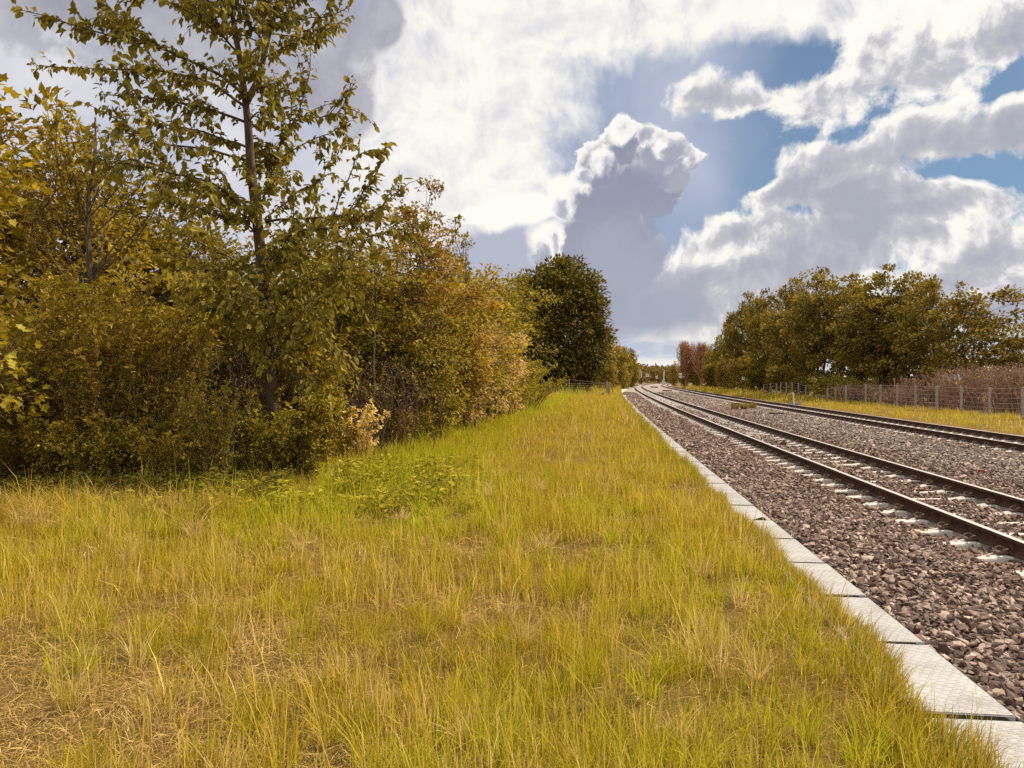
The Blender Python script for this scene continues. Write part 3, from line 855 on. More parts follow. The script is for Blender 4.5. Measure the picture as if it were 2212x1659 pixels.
def blades(mb, x, y, z, h, w, bend, col, r, seg=2, lean=None):
    n = len(x)
    fa = r.uniform(0, PI, n); la = r.uniform(0, 2 * PI, n) if lean is None else lean
    S = np.stack([np.cos(fa), np.sin(fa), np.zeros(n)], -1)
    Lz = np.stack([np.cos(la), np.sin(la), np.zeros(n)], -1)
    base = np.stack([x, y, z], -1)
    rows = []
    for i in range(seg + 1):
        t = i / seg
        c = base + Lz * (h * bend * t ** 1.8)[:, None] + np.stack([0 * h, 0 * h, h * t * (1 - .35 * np.clip(bend, 0, 1.6) * t)], -1)
        if i < seg:
            ww = w * (1 - .55 * t ** 1.5) * .5
            rows += [c - S * ww[:, None], c + S * ww[:, None]]
        else: rows.append(c)
    V = np.stack(rows, 1); k = V.shape[1]; b = np.arange(n)[:, None, None] * k
    C = np.repeat(col, k, 0)
    Q = np.array([[2 * i, 2 * i + 1, 2 * i + 3, 2 * i + 2] for i in range(seg - 1)])
    T = np.array([[2 * (seg - 1), 2 * (seg - 1) + 1, 2 * seg]])
    if len(Q):
        mb.add(V.reshape(-1, 3), (b + Q[None]).reshape(-1, 4), 0, None, C); mb.more((b + T[None]).reshape(-1, 3))
    else: mb.add(V.reshape(-1, 3), (b + T[None]).reshape(-1, 3), 0, None, C)
def grass_col(x, y, r, tall):
    n = len(x)
    L, Dy = lush(x, y)[:, None], dry(x, y)[:, None]
    u = r.random((n, 1))
    c = lerp(GOLD, OLIVE, np.clip(u * 1.4 - .3, 0, 1))
    c = lerp(c, STRAW, (r.random((n, 1)) < .10 + .42 * Dy * (1 - L)) * r.uniform(.5, 1, (n, 1)))
    c = lerp(c, TAN, (r.random((n, 1)) < .10 + .25 * Dy * (1 - L)) * .8)
    c = lerp(c, GREEN, np.clip(L * 1.1 - r.random((n, 1)) * .45, 0, 1) + .25 * tall[:, None] * (u < .5))
    return np.clip(c, 0.005, .85) * r.uniform(.75, 1.2, (n, 1))
def sow(mb, ya, yb, xa, xb, dens, hm, wm, seg, seed, zf, tallf=.25, offlim=None, wedge=.74):
    """xa, xb are offsets from the curve (or world x when offlim is None)"""
    r = np.random.default_rng(seed)
    n = int((yb - ya) * (xb - xa) * dens)
    y = r.uniform(ya, yb, n); o = r.uniform(xa, xb, n); x = o + x0(y)
    ok = np.abs(x) < wedge * y + .6
    x, y, o = x[ok], y[ok], o[ok]
    clump = fbm(x * 2.6, y * 2.6, 70, 2)
    fine = fbm(x * 7, y * 7, 71, 2)
    keep = r.random(len(x)) < np.clip(.35 + 1.5 * (fine - .25), .15, 1) * (1 - .62 * dry(x, y) * (1 - lush(x, y)))
    x, y, o, clump, fine = (a[keep] for a in (x, y, o, clump, fine))
    tall = ((clump > .54) & (r.random(len(x)) < tallf)).astype(float)
    D = dry(x, y); L = lush(x, y)
    h = hm * r.lognormal(0, .35, len(x)) * (1 + 1.3 * tall) * (1 - .45 * D * (1 - tall)) * (1 + .25 * L) * (.6 + .8 * clump)
    w = wm * r.uniform(.6, 1.3, len(x)) * (1 + .25 * tall)
    bend = np.abs(r.normal(.12, .28, len(x))) + .5 * D * r.random(len(x)) * (1 - tall)
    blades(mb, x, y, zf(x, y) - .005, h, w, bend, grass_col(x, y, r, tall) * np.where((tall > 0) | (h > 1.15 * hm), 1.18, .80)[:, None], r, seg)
def thatch(mb, ya, yb, xa, xb, n, ln, wm, seed, zf, mask):
    """dead blades lying on the ground in mats"""
    r = np.random.default_rng(seed)
    y = r.uniform(ya, yb, n); x = r.uniform(xa, xb, n) + x0(y)
    ok = (np.abs(x) < .74 * y + .6) & (r.random(n) < mask(x, y)); x, y = x[ok], y[ok]; n = len(x)
    a = r.uniform(0, 2 * PI, n); L = ln * r.lognormal(0, .35, n)
    D = np.stack([np.cos(a), np.sin(a), r.normal(0.05, .18, n)], -1)
    S = np.stack([-np.sin(a), np.cos(a), r.normal(0, .3, n)], -1) * (wm * r.uniform(.6, 1.3, n) * .5)[:, None]
    z = zf(x, y) + r.random(n) ** 1.5 * .045
    B = np.stack([x, y, z], -1)
    mid = B + D * L[:, None] * .5 + np.stack([0 * L, 0 * L, L * r.uniform(.02, .2, n)], -1)
    V = np.stack([B - S, B + S, mid + S * .9, mid - S * .9, B + D * L[:, None]], 1)
    c = lerp(STRAW, TAN, r.random((n, 1))); c = lerp(c, np.array([.32, .20, .09]), (r.random((n, 1)) < .3) * 1.0) * r.uniform(.7, 1.25, (n, 1))
    b = np.arange(n)[:, None, None] * 5
    mb.add(V.reshape(-1, 3), (b + np.array([[0, 1, 2, 3]])[None]).reshape(-1, 4), 0, None, np.repeat(c, 5, 0))
    mb.more((b + np.array([[3, 2, 4]])[None]).reshape(-1, 3))
gm = MB()
GX = 1.63
sow(gm, 2.2, 5.2, -7.5, GX, 4200, .085, .0042, 3, 100, bank_top)
sow(gm, 5.2, 8.5, -8.5, GX, 2800, .095, .0056, 2, 101, bank_top)
sow(gm, 8.5, 14, -9.5, GX, 1400, .105, .008, 2, 102, bank_top)
sow(gm, 14, 26, -6, GX, 750, .105, .010, 2, 103, bank_top)
sow(gm, 26, 72, -6, GX, 270, .12, .020, 2, 104, bank_top)
thatch(gm, 2.2, 6.5, -7.5, GX, 110000, .075, .0029, 110, bank_top, lambda x, y: .12 + .85 * dry(x, y) * (1 - lush(x, y)))
thatch(gm, 6.5, 14, -8, GX, 60000, .12, .006, 111, bank_top, lambda x, y: .05 + .7 * dry(x, y) * (1 - lush(x, y)))
# fringe that hangs over the slabs
def fringe(ya, yb, per_m, hm, wm, seed):
    r = np.random.default_rng(seed)
    n = int((yb - ya) * per_m); y = r.uniform(ya, yb, n)
    wav = (fbm(y * 1.1, y * 0, 81, 3) - .5)
    o = 1.645 + wav * .20 - np.abs(r.normal(0, .08, n))
    x = o + x0(y); k = fbm(y * 2.3, y * 0 + 3, 83, 2)
    h = hm * r.lognormal(0, .3, n) * (.45 + 1.1 * k); tall = (r.random(n) < .3).astype(float)
    c = grass_col(x, y, r, tall); c = lerp(c, np.array([.24, .20, .02]), (r.random((n, 1)) < .4) * .6)
    blades(gm, x, y, np.full(n, -.005), h, wm * r.uniform(.6, 1.3, n), np.abs(r.normal(.35, .25, n)), c, r, 3, r.normal(-.1, .9, n))
fringe(2.4, 8, 1000, .115, .004, 120); fringe(8, 20, 520, .12, .006, 121); fringe(20, 64, 160, .18, .014, 122)
# tufts of taller grass on the bank
r = np.random.default_rng(130)
def tuft(mb, x, y, z, n, rad, h, w, col, r, bend=.45, seg=3):
    a = r.uniform(0, 2 * PI, n); q = rad * np.sqrt(r.random(n))
    bx, by = x + np.cos(a) * q, y + np.sin(a) * q
    c = np.array(col)[None] * r.uniform(.65, 1.25, (n, 1)) * np.array([1, 1, 1]) + r.normal(0, .012, (n, 1)) * np.array([1, .7, .1])
    blades(mb, bx, by, np.full(n, z), h * r.lognormal(0, .28, n), w * r.uniform(.6, 1.3, n), np.abs(r.normal(bend, .3, n)), np.clip(c, .01, .8), r, seg, a + r.normal(0, .5, n))
for q in range(620):
    y = 2.6 + 11 * r.random() ** 1.4; o = r.uniform(-1.05 * y * .7, 1.5)
    x = o + float(x0(y))
    if abs(x) > .72 * y: continue
    L = float(lush(np.array([x]), np.array([y]))[0])
    col = lerp(lerp(GOLD, OLIVE, r.random()), GREEN * 1.2, min(1, L + .5 * r.random()))
    if r.random() < .15: col = STRAW * .9
    tuft(gm, x, y, float(bank_top(np.array([x]), np.array([y]))[0]) - .01, int(r.integers(18, 60)), r.uniform(.03, .10), r.uniform(.11, .25), .0052 if y < 7 else .008, col, r)
# bleached long grass in front of the shrubs on the left
for q in range(130):
    y = r.uniform(7.7, 10.0); x = r.uniform(-6.9, -3.2)
    col = [STRAW * .85, TAN, GOLD, OLIVE][int(r.integers(0, 4))]
    tuft(gm, x, y, float(bank_top(np.array([x]), np.array([y]))[0]) - .01, int(r.integers(30, 70)), r.uniform(.05, .16), r.uniform(.15, .36), .0055, col, r, .95)
for q in range(120):
    y = r.uniform(11, 40); x = float(along(r.uniform(-4.6, -2.4), y))
    tuft(gm, x, y, float(bank_top(np.array([x]), np.array([y]))[0]) - .01, int(r.integers(25, 50)), r.uniform(.06, .16), r.uniform(.2, .42), .009, lerp(GREEN, GOLD, r.random() * .7), r, .5)
go = link('grass', gm.mesh('grass', M['grass']))
tag(go, 'rough golden grass with dry straw and green patches on the bank', 'grass', kind='stuff')

vm_ = MB()
sow(vm_, 17, 55, 13.8, 18.6, 230, .085, .014, 2, 140, verge_z, .5)
sow(vm_, 55, 150, 13.5, 18.4, 60, .16, .05, 1, 141, verge_z, .5)
vo = link('verge_grass', vm_.mesh('verge_grass', M['grass']))
tag(vo, 'yellow green grass on the verge between far track and wire fence', 'grass', kind='stuff')
fm_ = MB()
sow(fm_, 70, 170, -7, 1.75, 70, .3, .05, 1, 142, lambda x, y: np.where(y < 84, bank_top(x, y), low_z(x, y)), .5)
fo = link('meadow_grass', fm_.mesh('meadow_grass', M['grass']))
tag(fo, 'bright grass beyond the wooden gatepost beside the bend', 'grass', kind='stuff')

# leafy ground plants at the foot of the trees
hm_ = MB(); r = np.random.default_rng(150)
def herbs(n, fx, fy, size, hmax, cols, mask):
    x, y = fx(n), fy(n)
    ok = r.random(n) < mask(x, y); x, y = x[ok], y[ok]; n = len(x)
    z = bank_top(x, y) + hmax * r.random(n) ** .7
    a = r.uniform(0, 2 * PI, n)
    D = np.stack([np.cos(a), np.sin(a), r.normal(-.1, .25, n)], -1)
    N = np.stack([r.normal(0, .3, n), r.normal(-.15, .3, n), np.ones(n)], -1)
    L = size * r.lognormal(0, .25, n)
    k0 = hm_.n
    D = unit(D); S = unit(np.cross(D, N)); U = np.cross(S, D); P = np.stack([x, y, z], -1); L_ = L[:, None]
    V = np.stack([P, P + D * L_ * .3 + S * L_ * .27 + U * L_ * .06, P + D * L_ * .65 + S * L_ * .2 + U * L_ * .05, P + D * L_ - U * L_ * .12, P + D * L_ * .65 - S * L_ * .2 + U * L_ * .05, P + D * L_ * .3 - S * L_ * .27 + U * L_ * .06], 1)
    c = np.array(cols)[r.integers(0, len(cols), n)] * r.uniform(.7, 1.3, (n, 1))
    hm_.add(V.reshape(-1, 3), (np.arange(n)[:, None, None] * 6 + np.array([[0, 1, 2, 3], [0, 3, 4, 5]])[None]).reshape(-1, 4), 0, None, np.repeat(c, 6, 0))
HC = [(.25, .225, .014), (.33, .28, .018), (.19, .17, .014), (.42, .36, .035)]
herbs(11000, lambda n: r.uniform(-5.2, -.4, n), lambda n: r.uniform(8.6, 13.5, n), .085, .26, HC,
      lambda x, y: np.clip(lush(x, y) * 1.1 - .12, 0, 1) * (fbm(x * 1.6, y * 1.6, 60, 2) > .42))
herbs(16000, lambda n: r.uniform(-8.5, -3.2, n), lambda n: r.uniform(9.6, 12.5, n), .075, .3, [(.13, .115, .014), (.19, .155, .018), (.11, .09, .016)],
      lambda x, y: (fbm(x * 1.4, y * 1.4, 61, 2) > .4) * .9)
ho = link('ground_plants', hm_.mesh('ground_plants', M['herb']))
tag(ho, 'low green leafy plants carpeting the ground before the trees', 'ground cover', kind='stuff')
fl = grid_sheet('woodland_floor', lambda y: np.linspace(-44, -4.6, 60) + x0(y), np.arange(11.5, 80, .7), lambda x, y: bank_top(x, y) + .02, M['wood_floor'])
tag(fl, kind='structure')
# ------------------------------------------------------------------ trees and shrubs
def crown_tree(seed, H, R, cb, trunk_r, nclus, per, leaf, crad, wood, foli, kind='quad', asp=.62, nlimb=9, lean=0, flat=.7, inner=.5,
               boxy=0, twigk=.3, trunks=1, spread=.0, droop=.25, limb_r=.5, lumpy=.25, base_w=1.0, name='tree'):
    """round-headed tree: trunk, limbs to clusters of leaves spread through an uneven crown"""
    r = np.random.default_rng(seed)
    wb, lb = MB(), MB()
    hz = (H - cb) / 2; cz = (H + cb) / 2
    d = rdir(r, nclus)
    if boxy: d = d / (np.sum(np.abs(d) ** boxy, 1, keepdims=True) ** (1 / boxy))
    lump = 1 + lumpy * (np.sin(d[:, 0] * 4.1 + seed) * np.cos(d[:, 1] * 3.7 - seed) + .6 * np.sin(d[:, 2] * 6 + d[:, 0] * 3 + seed * 2))
    rho = (1 - inner * r.random(nclus) ** 1.6) * lump
    wide = np.where(d[:, 2] < 0, base_w, 1.0)
    C = np.stack([d[:, 0] * R * rho * wide, d[:, 1] * R * rho * wide, cz + d[:, 2] * hz * np.clip(rho, 0, 1.08)], -1)
    C[:, 0] += lean * (C[:, 2] / H)
    # trunk(s)
    stems = []
    for s in range(trunks):
        a = 2 * PI * s / trunks + r.random(); q = spread * (0 if trunks == 1 else 1)
        n = 9; t = np.linspace(0, 1, n)
        hx = H * (.80 if trunks == 1 else r.uniform(.6, .82))
        P = np.stack([math.cos(a) * q * (.25 + t * R * .5) + lean * t + np.cumsum(r.normal(0, .012 * H, n)) * t, math.sin(a) * q * (.25 + t * R * .5) + np.cumsum(r.normal(0, .012 * H, n)) * t, t * hx - .15], -1)
        tr = trunk_r * (1 - .85 * t) + .006
        tr[0] *= 1.35
        tube(wb, P, tr, 8)
        stems.append((P, tr))
    # limbs
    LP, LR = [], []
    for P, tr in stems:
        for i in np.arange(2, len(P)): LP.append(P[i]); LR.append(tr[i])
    order = r.permutation(nclus)[:nlimb]
    for q in order:
        P, tr = stems[int(r.integers(0, len(stems)))]
        tgt = C[q] * np.array([.72, .72, 1]) + np.array([0, 0, -.08 * hz])
        i0 = int(np.clip(np.searchsorted(P[:, 2], tgt[2] - .55 * math.hypot(tgt[0], tgt[1]) - .2), 1, len(P) - 2))
        a = P[i0]; m = (a + tgt) / 2 + np.array([0, 0, .10 * np.linalg.norm(tgt - a)]) + r.normal(0, .05 * R, 3)
        path = smooth_path(np.array([a, m, tgt]), 7)
        rr = np.linspace(tr[i0] * limb_r, .012, 7)
        tube(wb, path, rr, 5, cap=False)
        for i in range(2, 7): LP.append(path[i]); LR.append(rr[i])
    LP = np.array(LP); LR = np.array(LR)
    # branchlets to every cluster
    A, B, Mid, R0 = [], [], [], []
    for c in C:
        dd = np.linalg.norm(LP - c, axis=1) + np.maximum(LP[:, 2] - c[2], 0) * 1.5
        i = int(np.argmin(dd)); A.append(LP[i]); B.append(c); R0.append(min(LR[i] * .6, .03))
        Mid.append((LP[i] + c) / 2 + np.array([0, 0, .06 * dd[i]]))
    twigs(wb, np.array(A), np.array(Mid), np.array(B), np.array(R0), .006)
    # leaves
    per_n = np.maximum(3, (per * r.uniform(.5, 1.5, nclus))).astype(int)
    idx = np.repeat(np.arange(nclus), per_n); n = len(idx)
    o = rdir(r, n) * (r.random((n, 1)) ** .45) * crad * r.uniform(.7, 1.3, (nclus, 1))[idx]
    o[:, 2] *= flat
    P = C[idx] + o
    outw = unit(C - np.array([0, 0, cz - .3 * hz]))[idx]
    D = unit(o / crad + .6 * outw + r.normal(0, .45, (n, 3)) + np.array([0, 0, -droop]))
    N = unit(np.array([0, 0, 1.0]) + .45 * outw + r.normal(0, .5, (n, 3)))
    tint = np.clip(.5 + r.normal(0, .14, nclus)[idx] + r.normal(0, .17, n), 0, 1)
    L = leaf * r.lognormal(0, .25, n)
    leaves(lb, P, D, N, L, L * asp, tint, kind)
    # twigs inside the clusters
    kk = r.random(n) < twigk / 3
    twigs(wb, C[idx][kk], C[idx][kk] + o[kk] * .5 + np.array([0, 0, .02]), P[kk], .006, .003)
    return wb.mesh(name + '_wood', wood), lb.mesh(name + '_leaves', foli)

def stem_shrub(seed, H, R, nst, leaf, per_m, wood, foli, side=5, arch=.25, sr=.009, asp=.6, kind='quad', twl=.28, bare=.15, spray=.5, name='shrub', jit=.03, vary=.3):
    """many stems from the ground with short side shoots carrying leaves"""
    r = np.random.default_rng(seed)
    wb, lb = MB(), MB()
    A, B, D0 = [], [], []
    for s in range(nst):
        a = r.uniform(0, 2 * PI); q = R * .4 * math.sqrt(r.random())
        h = H * (1 - vary * r.random() ** 1.3)
        n = 9; t = np.linspace(0, 1, n)
        out = R * r.uniform(.15, 1.0) * t ** 1.6
        P = np.stack([math.cos(a) * (q + out), math.sin(a) * (q + out), h * (t - arch * .3 * t ** 3) - .05], -1)
        P[:, :2] += np.cumsum(r.normal(0, jit, (n, 2)), 0) * t[:, None]
        tube(wb, P, np.linspace(sr * r.uniform(.7, 1.4), sr * .3, n), 4, cap=False)
        m = max(3, int(side * h))
        tt = bare + (1 - bare) * r.random(m) ** .8
        base = np.stack([np.interp(tt, t, P[:, k]) for k in range(3)], -1)
        dd = rdir(r, m); dd[:, 2] = np.abs(dd[:, 2]) * .6 + .25; dd = unit(dd)
        ln = twl * r.uniform(.4, 1.3, m) * (1.1 - .6 * tt)
        A.append(base); B.append(base + dd * ln[:, None]); D0.append(dd)
        # top of the stem carries leaves too
        A.append(P[-3:-1]); B.append(P[-2:]); D0.append(unit(P[-2:] - P[-3:-1]))
    A, B, D0 = map(np.concatenate, (A, B, D0))
    twigs(wb, A, (A + B) / 2 + np.array([0, 0, .01]), B, sr * .35, sr * .18)
    ln = np.linalg.norm(B - A, axis=1)
    k = np.maximum(2, (ln * per_m * r.uniform(.6, 1.4, len(ln)))).astype(int)
    idx = np.repeat(np.arange(len(A)), k); n = len(idx)
    u = r.random((n, 1)) ** .8
    P = A[idx] + (B - A)[idx] * u + r.normal(0, leaf * .12, (n, 3))
    D = unit(D0[idx] * spray + rdir(r, n) * .9 + np.array([0, 0, -.1]))
    N = unit(np.array([0, 0, 1.0]) + r.normal(0, .5, (n, 3)))
    tint = np.clip(.5 + r.normal(0, .12, len(A))[idx] + r.normal(0, .18, n) + (u[:, 0] - .5) * .2, 0, 1)
    L = leaf * r.lognormal(0, .28, n)
    leaves(lb, P, D, N, L, L * asp, tint, kind)
    return wb.mesh(name + '_stems', wood), lb.mesh(name + '_leaves', foli)

def fan_tree(seed, H, R, trunk_r, wood, foli, leaf=.06, nb=34, per=9, z0=.25, tilt=.55, name='fan_tree', twl=.5, side=7, kind='quad', asp=.5, twr=.005):
    """upswept, half bare tree: many straight thin branches rising from the trunk"""
    r = np.random.default_rng(seed)
    wb, lb = MB(), MB()
    t = np.linspace(0, 1, 10)
    T = np.stack([np.cumsum(r.normal(0, .02 * H, 10)) * t * .5, np.cumsum(r.normal(0, .02 * H, 10)) * t * .5, t * H * .9], -1)
    tube(wb, T, trunk_r * (1 - .9 * t) + .004, 7)
    A, B = [], []
    for i in range(nb):
        u = z0 + (.92 - z0) * r.random(); b = np.array([np.interp(u, t, T[:, k]) for k in range(3)])
        a = r.uniform(0, 2 * PI); ln = (H - b[2]) * r.uniform(.5, .95) * (.75 + .25 * r.random())
        d = np.array([math.cos(a) * tilt, math.sin(a) * tilt, 1.0]); d /= np.linalg.norm(d)
        end = b + d * ln; end[:2] = np.clip(end[:2], -R, R)
        mid = b + (end - b) * .5 + np.array([math.cos(a), math.sin(a), -.2]) * ln * .07
        P = smooth_path(np.array([b, mid, end]), 8)
        tube(wb, P, np.linspace(max(.008, trunk_r * (1 - u) * .42), .004, 8), 4, cap=False)
        m = int(side * ln)
        uu = .2 + .8 * r.random(m)
        s = np.stack([np.interp(uu, np.linspace(0, 1, 8), P[:, k]) for k in range(3)], -1)
        dd = unit(d[None] * .9 + rdir(r, m) * .6)
        A.append(s); B.append(s + dd * (twl * r.uniform(.3, 1.2, m) * (1.15 - .7 * uu))[:, None])
    A, B = np.concatenate(A), np.concatenate(B)
    twigs(wb, A, (A + B) / 2, B, twr, twr * .5)
    k = r.integers(0, per * 2, len(A)); idx = np.repeat(np.arange(len(A)), k); n = len(idx)
    if n:
        u = .3 + .7 * r.random((n, 1))
        P = A[idx] + (B - A)[idx] * u
        D = unit(unit(B - A)[idx] * .4 + rdir(r, n) * .8 + np.array([0, 0, -.35])); N = unit(np.array([0, 0, 1.0]) + r.normal(0, .6, (n, 3)))
        L = leaf * r.lognormal(0, .3, n)
        leaves(lb, P, D, N, L, L * asp, np.clip(.5 + r.normal(0, .2, n), 0, 1), kind)
    return wb.mesh(name + '_wood', wood), (lb.mesh(name + '_leaves', foli) if n else None)

def briar(seed, W, Dp, H, ncane, wood, foli, nleaf=400, leaf=.05, name='briar', cane_r=.010):
    """tangle of arching bare canes"""
    r = np.random.default_rng(seed)
    wb, lb = MB(), MB()
    ends = []
    for i in range(ncane):
        b = np.array([r.uniform(-W, W), r.uniform(-Dp, Dp), 0])
        a = r.uniform(0, 2 * PI); sp = r.uniform(.3, 1.1)
        h = H * r.uniform(.45, 1.0)
        P = np.array([b, b + [math.cos(a) * sp * .3, math.sin(a) * sp * .3, h * .7], b + [math.cos(a) * sp * .8, math.sin(a) * sp * .8, h], b + [math.cos(a) * sp * 1.4, math.sin(a) * sp * 1.4, h * r.uniform(.45, .95)]])
        P[1:] += r.normal(0, .09, (3, 3)); P = smooth_path(P, 10)
        tube(wb, P, np.linspace(cane_r * r.uniform(.6, 1.6), cane_r * .4, 10), 4, cap=False)
        m = 12; uu = r.integers(2, 10, m)
        s = P[uu]; e = s + rdir(r, m) * r.uniform(.1, .45, (m, 1)) + np.array([0, 0, .06])
        twigs(wb, s, (s + e) / 2 + r.normal(0, .03, (m, 3)), e, cane_r * .5, cane_r * .25)
        ends.append(e)
    E = np.concatenate(ends); idx = r.integers(0, len(E), nleaf)
    L = leaf * r.lognormal(0, .3, nleaf)
    leaves(lb, E[idx] + r.normal(0, .05, (nleaf, 3)), rdir(r, nleaf), unit(np.array([0, 0, 1.0]) + r.normal(0, .5, (nleaf, 3))), L, L * .7, r.random(nleaf))
    return wb.mesh(name + '_canes', wood), lb.mesh(name + '_leaves', foli)

def plant(kind, label, cat, meshes, X, Y, Z=0.0, rz=0.0, s=1.0, group=None, parts=('trunk', 'crown')):
    o = empty(kind, (X, Y, Z), rz, label, cat, group)
    o.scale = (s, s, s) if np.isscalar(s) else s
    for nm, me in zip(parts, meshes):
        if me is not None: link(nm, me, o)
    return o
SHRUB = ('stems', 'foliage')
def hgt(top, Y, base=0.0): return CAMH + (HY - top) / FPX * Y - base

# ---- the tree in front: drawn limb by limb, each limb with its own depth
def front_tree():
    r = np.random.default_rng(21)
    Y0 = 12.6
    k = Y0 / FPX
    def w(px, py, dy=0.0):
        Y = Y0 + dy
        return np.array([(px - CX) / FPX * Y, Y, CAMH + (HY - py) / FPX * Y])
    root = w(594, 1025); root[2] = -.05
    def rel(lst): return np.array([w(*p) for p in lst]) - root * np.array([1, 1, 0])
    wb, lb = MB(), MB()
    trunk = smooth_path(rel([(594, 1025), (590, 900), (580, 740), (570, 620), (557, 480), (544, 370), (537, 270), (530, 205)]), 26)
    tw = np.interp(np.linspace(0, 1, 26), [0, .06, .3, .6, .85, 1], [.15, .11, .098, .084, .062, .052])
    tube(wb, trunk, tw, 10)
    forkL = smooth_path(rel([(530, 212), (520, 130), (506, 50), (498, -40), (480, -160, .2), (470, -300, .3)]), 16)
    forkR = smooth_path(rel([(533, 225), (560, 170, .1), (577, 100, .2), (594, 40, .2), (612, -10, .3), (640, -120, .4), (650, -260, .5)]), 16)
    tube(wb, forkL, np.linspace(.06, .012, 16), 8); tube(wb, forkR, np.linspace(.06, .012, 16), 8)
    # limbs seen in the photograph: (points, start radius, twig length)
    L = [
        ([(528, 205), (480, 165, -.3), (377, 118, -.6), (300, 92, -.8), (238, 79, -.9), (140, 50, -1.1), (40, 22, -1.2)], .030, .34),
        ([(377, 118, -.6), (320, 84, -.5), (255, 38, -.5), (225, 0, -.5), (200, -40, -.5)], .014, .3),
        ([(528, 230), (460, 182, .3), (381, 160, .6), (298, 153, .8), (198, 151, 1.0), (75, 142, 1.1)], .026, .32),
        ([(512, 80), (470, 50, .2), (417, 16, .4), (360, -40, .6)], .022, .42),
        ([(520, 120), (470, 70, -.5), (400, 20, -.9), (300, -10, -1.2), (200, -30, -1.5)], .020, .4),
        ([(532, 265), (450, 235, -.4), (350, 218, -.8), (265, 208, -1.0), (215, 205, -1.1)], .026, .42),
        ([(537, 320), (450, 290, .5), (360, 270, .9), (290, 258, 1.1)], .024, .42),
        ([(540, 348), (440, 322, -.5), (357, 312, -.9), (300, 290, -1.1), (255, 270, -1.2)], .024, .42),
        ([(548, 470), (476, 405, -.5), (430, 388, -.8), (357, 372, -1.2), (270, 352, -1.5), (180, 346, -1.7)], .027, .40),
        ([(548, 440), (480, 420, .6), (410, 400, 1.0), (330, 395, 1.2)], .02, .4),
        ([(557, 470), (480, 470, -.7), (400, 440, -1.2), (350, 430, -1.5)], .02, .4),
        ([(556, 430, 0), (575, 405, .3), (596, 345, .5), (630, 250, .6), (625, 205, .6), (598, 180, .6)], .026, .32),
        ([(630, 262, .6), (690, 256, .5), (735, 240, .4), (757, 190, .3), (752, 172, .3)], .013, .22),
        ([(598, 330, .4), (640, 255, -.1), (662, 190, -.3), (672, 105, -.4)], .014, .2),
        ([(596, 350, .4), (660, 310, .9), (720, 285, 1.1), (757, 262, 1.2)], .014, .26),
        ([(575, 480), (640, 474, -.4), (720, 470, -.8), (760, 455, -.9), (800, 400, -1.0), (836, 316, -1.0)], .024, .26),
        ([(720, 470, -.8), (745, 400, -.9), (770, 345, -1.0), (778, 300, -1.0)], .014, .22),
        ([(575, 470), (640, 420, .5), (690, 390, .8), (720, 335, 1.0)], .018, .26),
        ([(575, 530), (650, 500, -.9), (740, 490, -1.4), (830, 440, -1.6), (885, 395, -1.7)], .022, .34),
        ([(575, 560), (660, 540, .6), (760, 520, 1.0), (850, 500, 1.3), (930, 480, 1.4)], .022, .4),
        ([(573, 600), (500, 560, -.9), (440, 530, -1.4), (380, 500, -1.8)], .02, .38),
        ([(578, 640), (660, 610, -1.0), (760, 580, -1.6), (860, 560, -2.0)], .02, .38),
        ([(578, 620), (540, 600, -.9), (500, 640, -1.6), (470, 690, -1.9)], .014, .3),
        ([(578, 640), (650, 650, -.7), (720, 640, -1.3), (790, 650, -1.7)], .016, .38),
        ([(580, 690), (640, 700, -.8), (700, 720, -1.4)], .012, .34),
        ([(578, 660), (520, 650, -.9), (450, 620, -1.6), (390, 610, -2.0)], .016, .38),
        ([(570, 560), (480, 590, .5), (410, 570, .9), (340, 560, 1.2)], .018, .4),
        ([(580, 720), (560, 740, -.7), (575, 790, -1.1)], .010, .28),
        ([(582, 760), (640, 780, -.7), (680, 830, -1.0)], .010, .3),
        ([(600, 40, .2), (650, 44, .1), (700, 40, 0), (745, 22, 0), (762, 5, 0)], .013, .16),
        ([(590, 40, .2), (575, 60, -.6), (560, 110, -1.0), (552, 150, -1.2)], .012, .3),
        ([(545, 200), (575, 190, -.6), (600, 215, -1.0), (615, 260, -1.2)], .016, .3),
        ([(505, 40), (440, 0, -.2), (360, -40, -.3)], .018, .4),
        ([(610, 0, .3), (560, -40, -.5), (520, -20, -1.0), (470, 20, -1.2)], .014, .3),
    ]
    paths = []
    for pts, r0, tl in L:
        P = smooth_path(rel(pts), 12)
        P[1:-1] += r.normal(0, .012, (10, 3))
        tube(wb, P, np.linspace(r0, .005, 12), 5, cap=False); paths.append((P, tl, 1.0))
    # limbs towards and away from the viewer, and the top above the frame
    for q in range(24):
        hh = 1.7 + 4.6 * r.random() ** 1.5; b = np.array([np.interp(hh, trunk[:, 2], trunk[:, j]) for j in range(3)])
        a = r.uniform(0, 2 * PI); ln = r.uniform(.8, 1.9) * (1.2 - .10 * hh)
        d = np.array([math.cos(a), math.sin(a), r.uniform(.05, .55)])
        P = smooth_path(np.array([b, b + d * ln * .5 + [0, 0, .08], b + d * ln + [0, 0, -.05]]), 9)
        tube(wb, P, np.linspace(.018, .005, 9), 5, cap=False); paths.append((P, .36, .8))
    for F in (forkL, forkR):
        for q in range(12):
            i = int(r.integers(4, 15)); a = r.uniform(0, 2 * PI); ln = r.uniform(.6, 1.4)
            d = np.array([math.cos(a), math.sin(a), r.uniform(.2, .7)])
            P = smooth_path(np.array([F[i], F[i] + d * ln * .5, F[i] + d * ln]), 8)
            tube(wb, P, np.linspace(.014, .004, 8), 5, cap=False); paths.append((P, .34, 1.0))
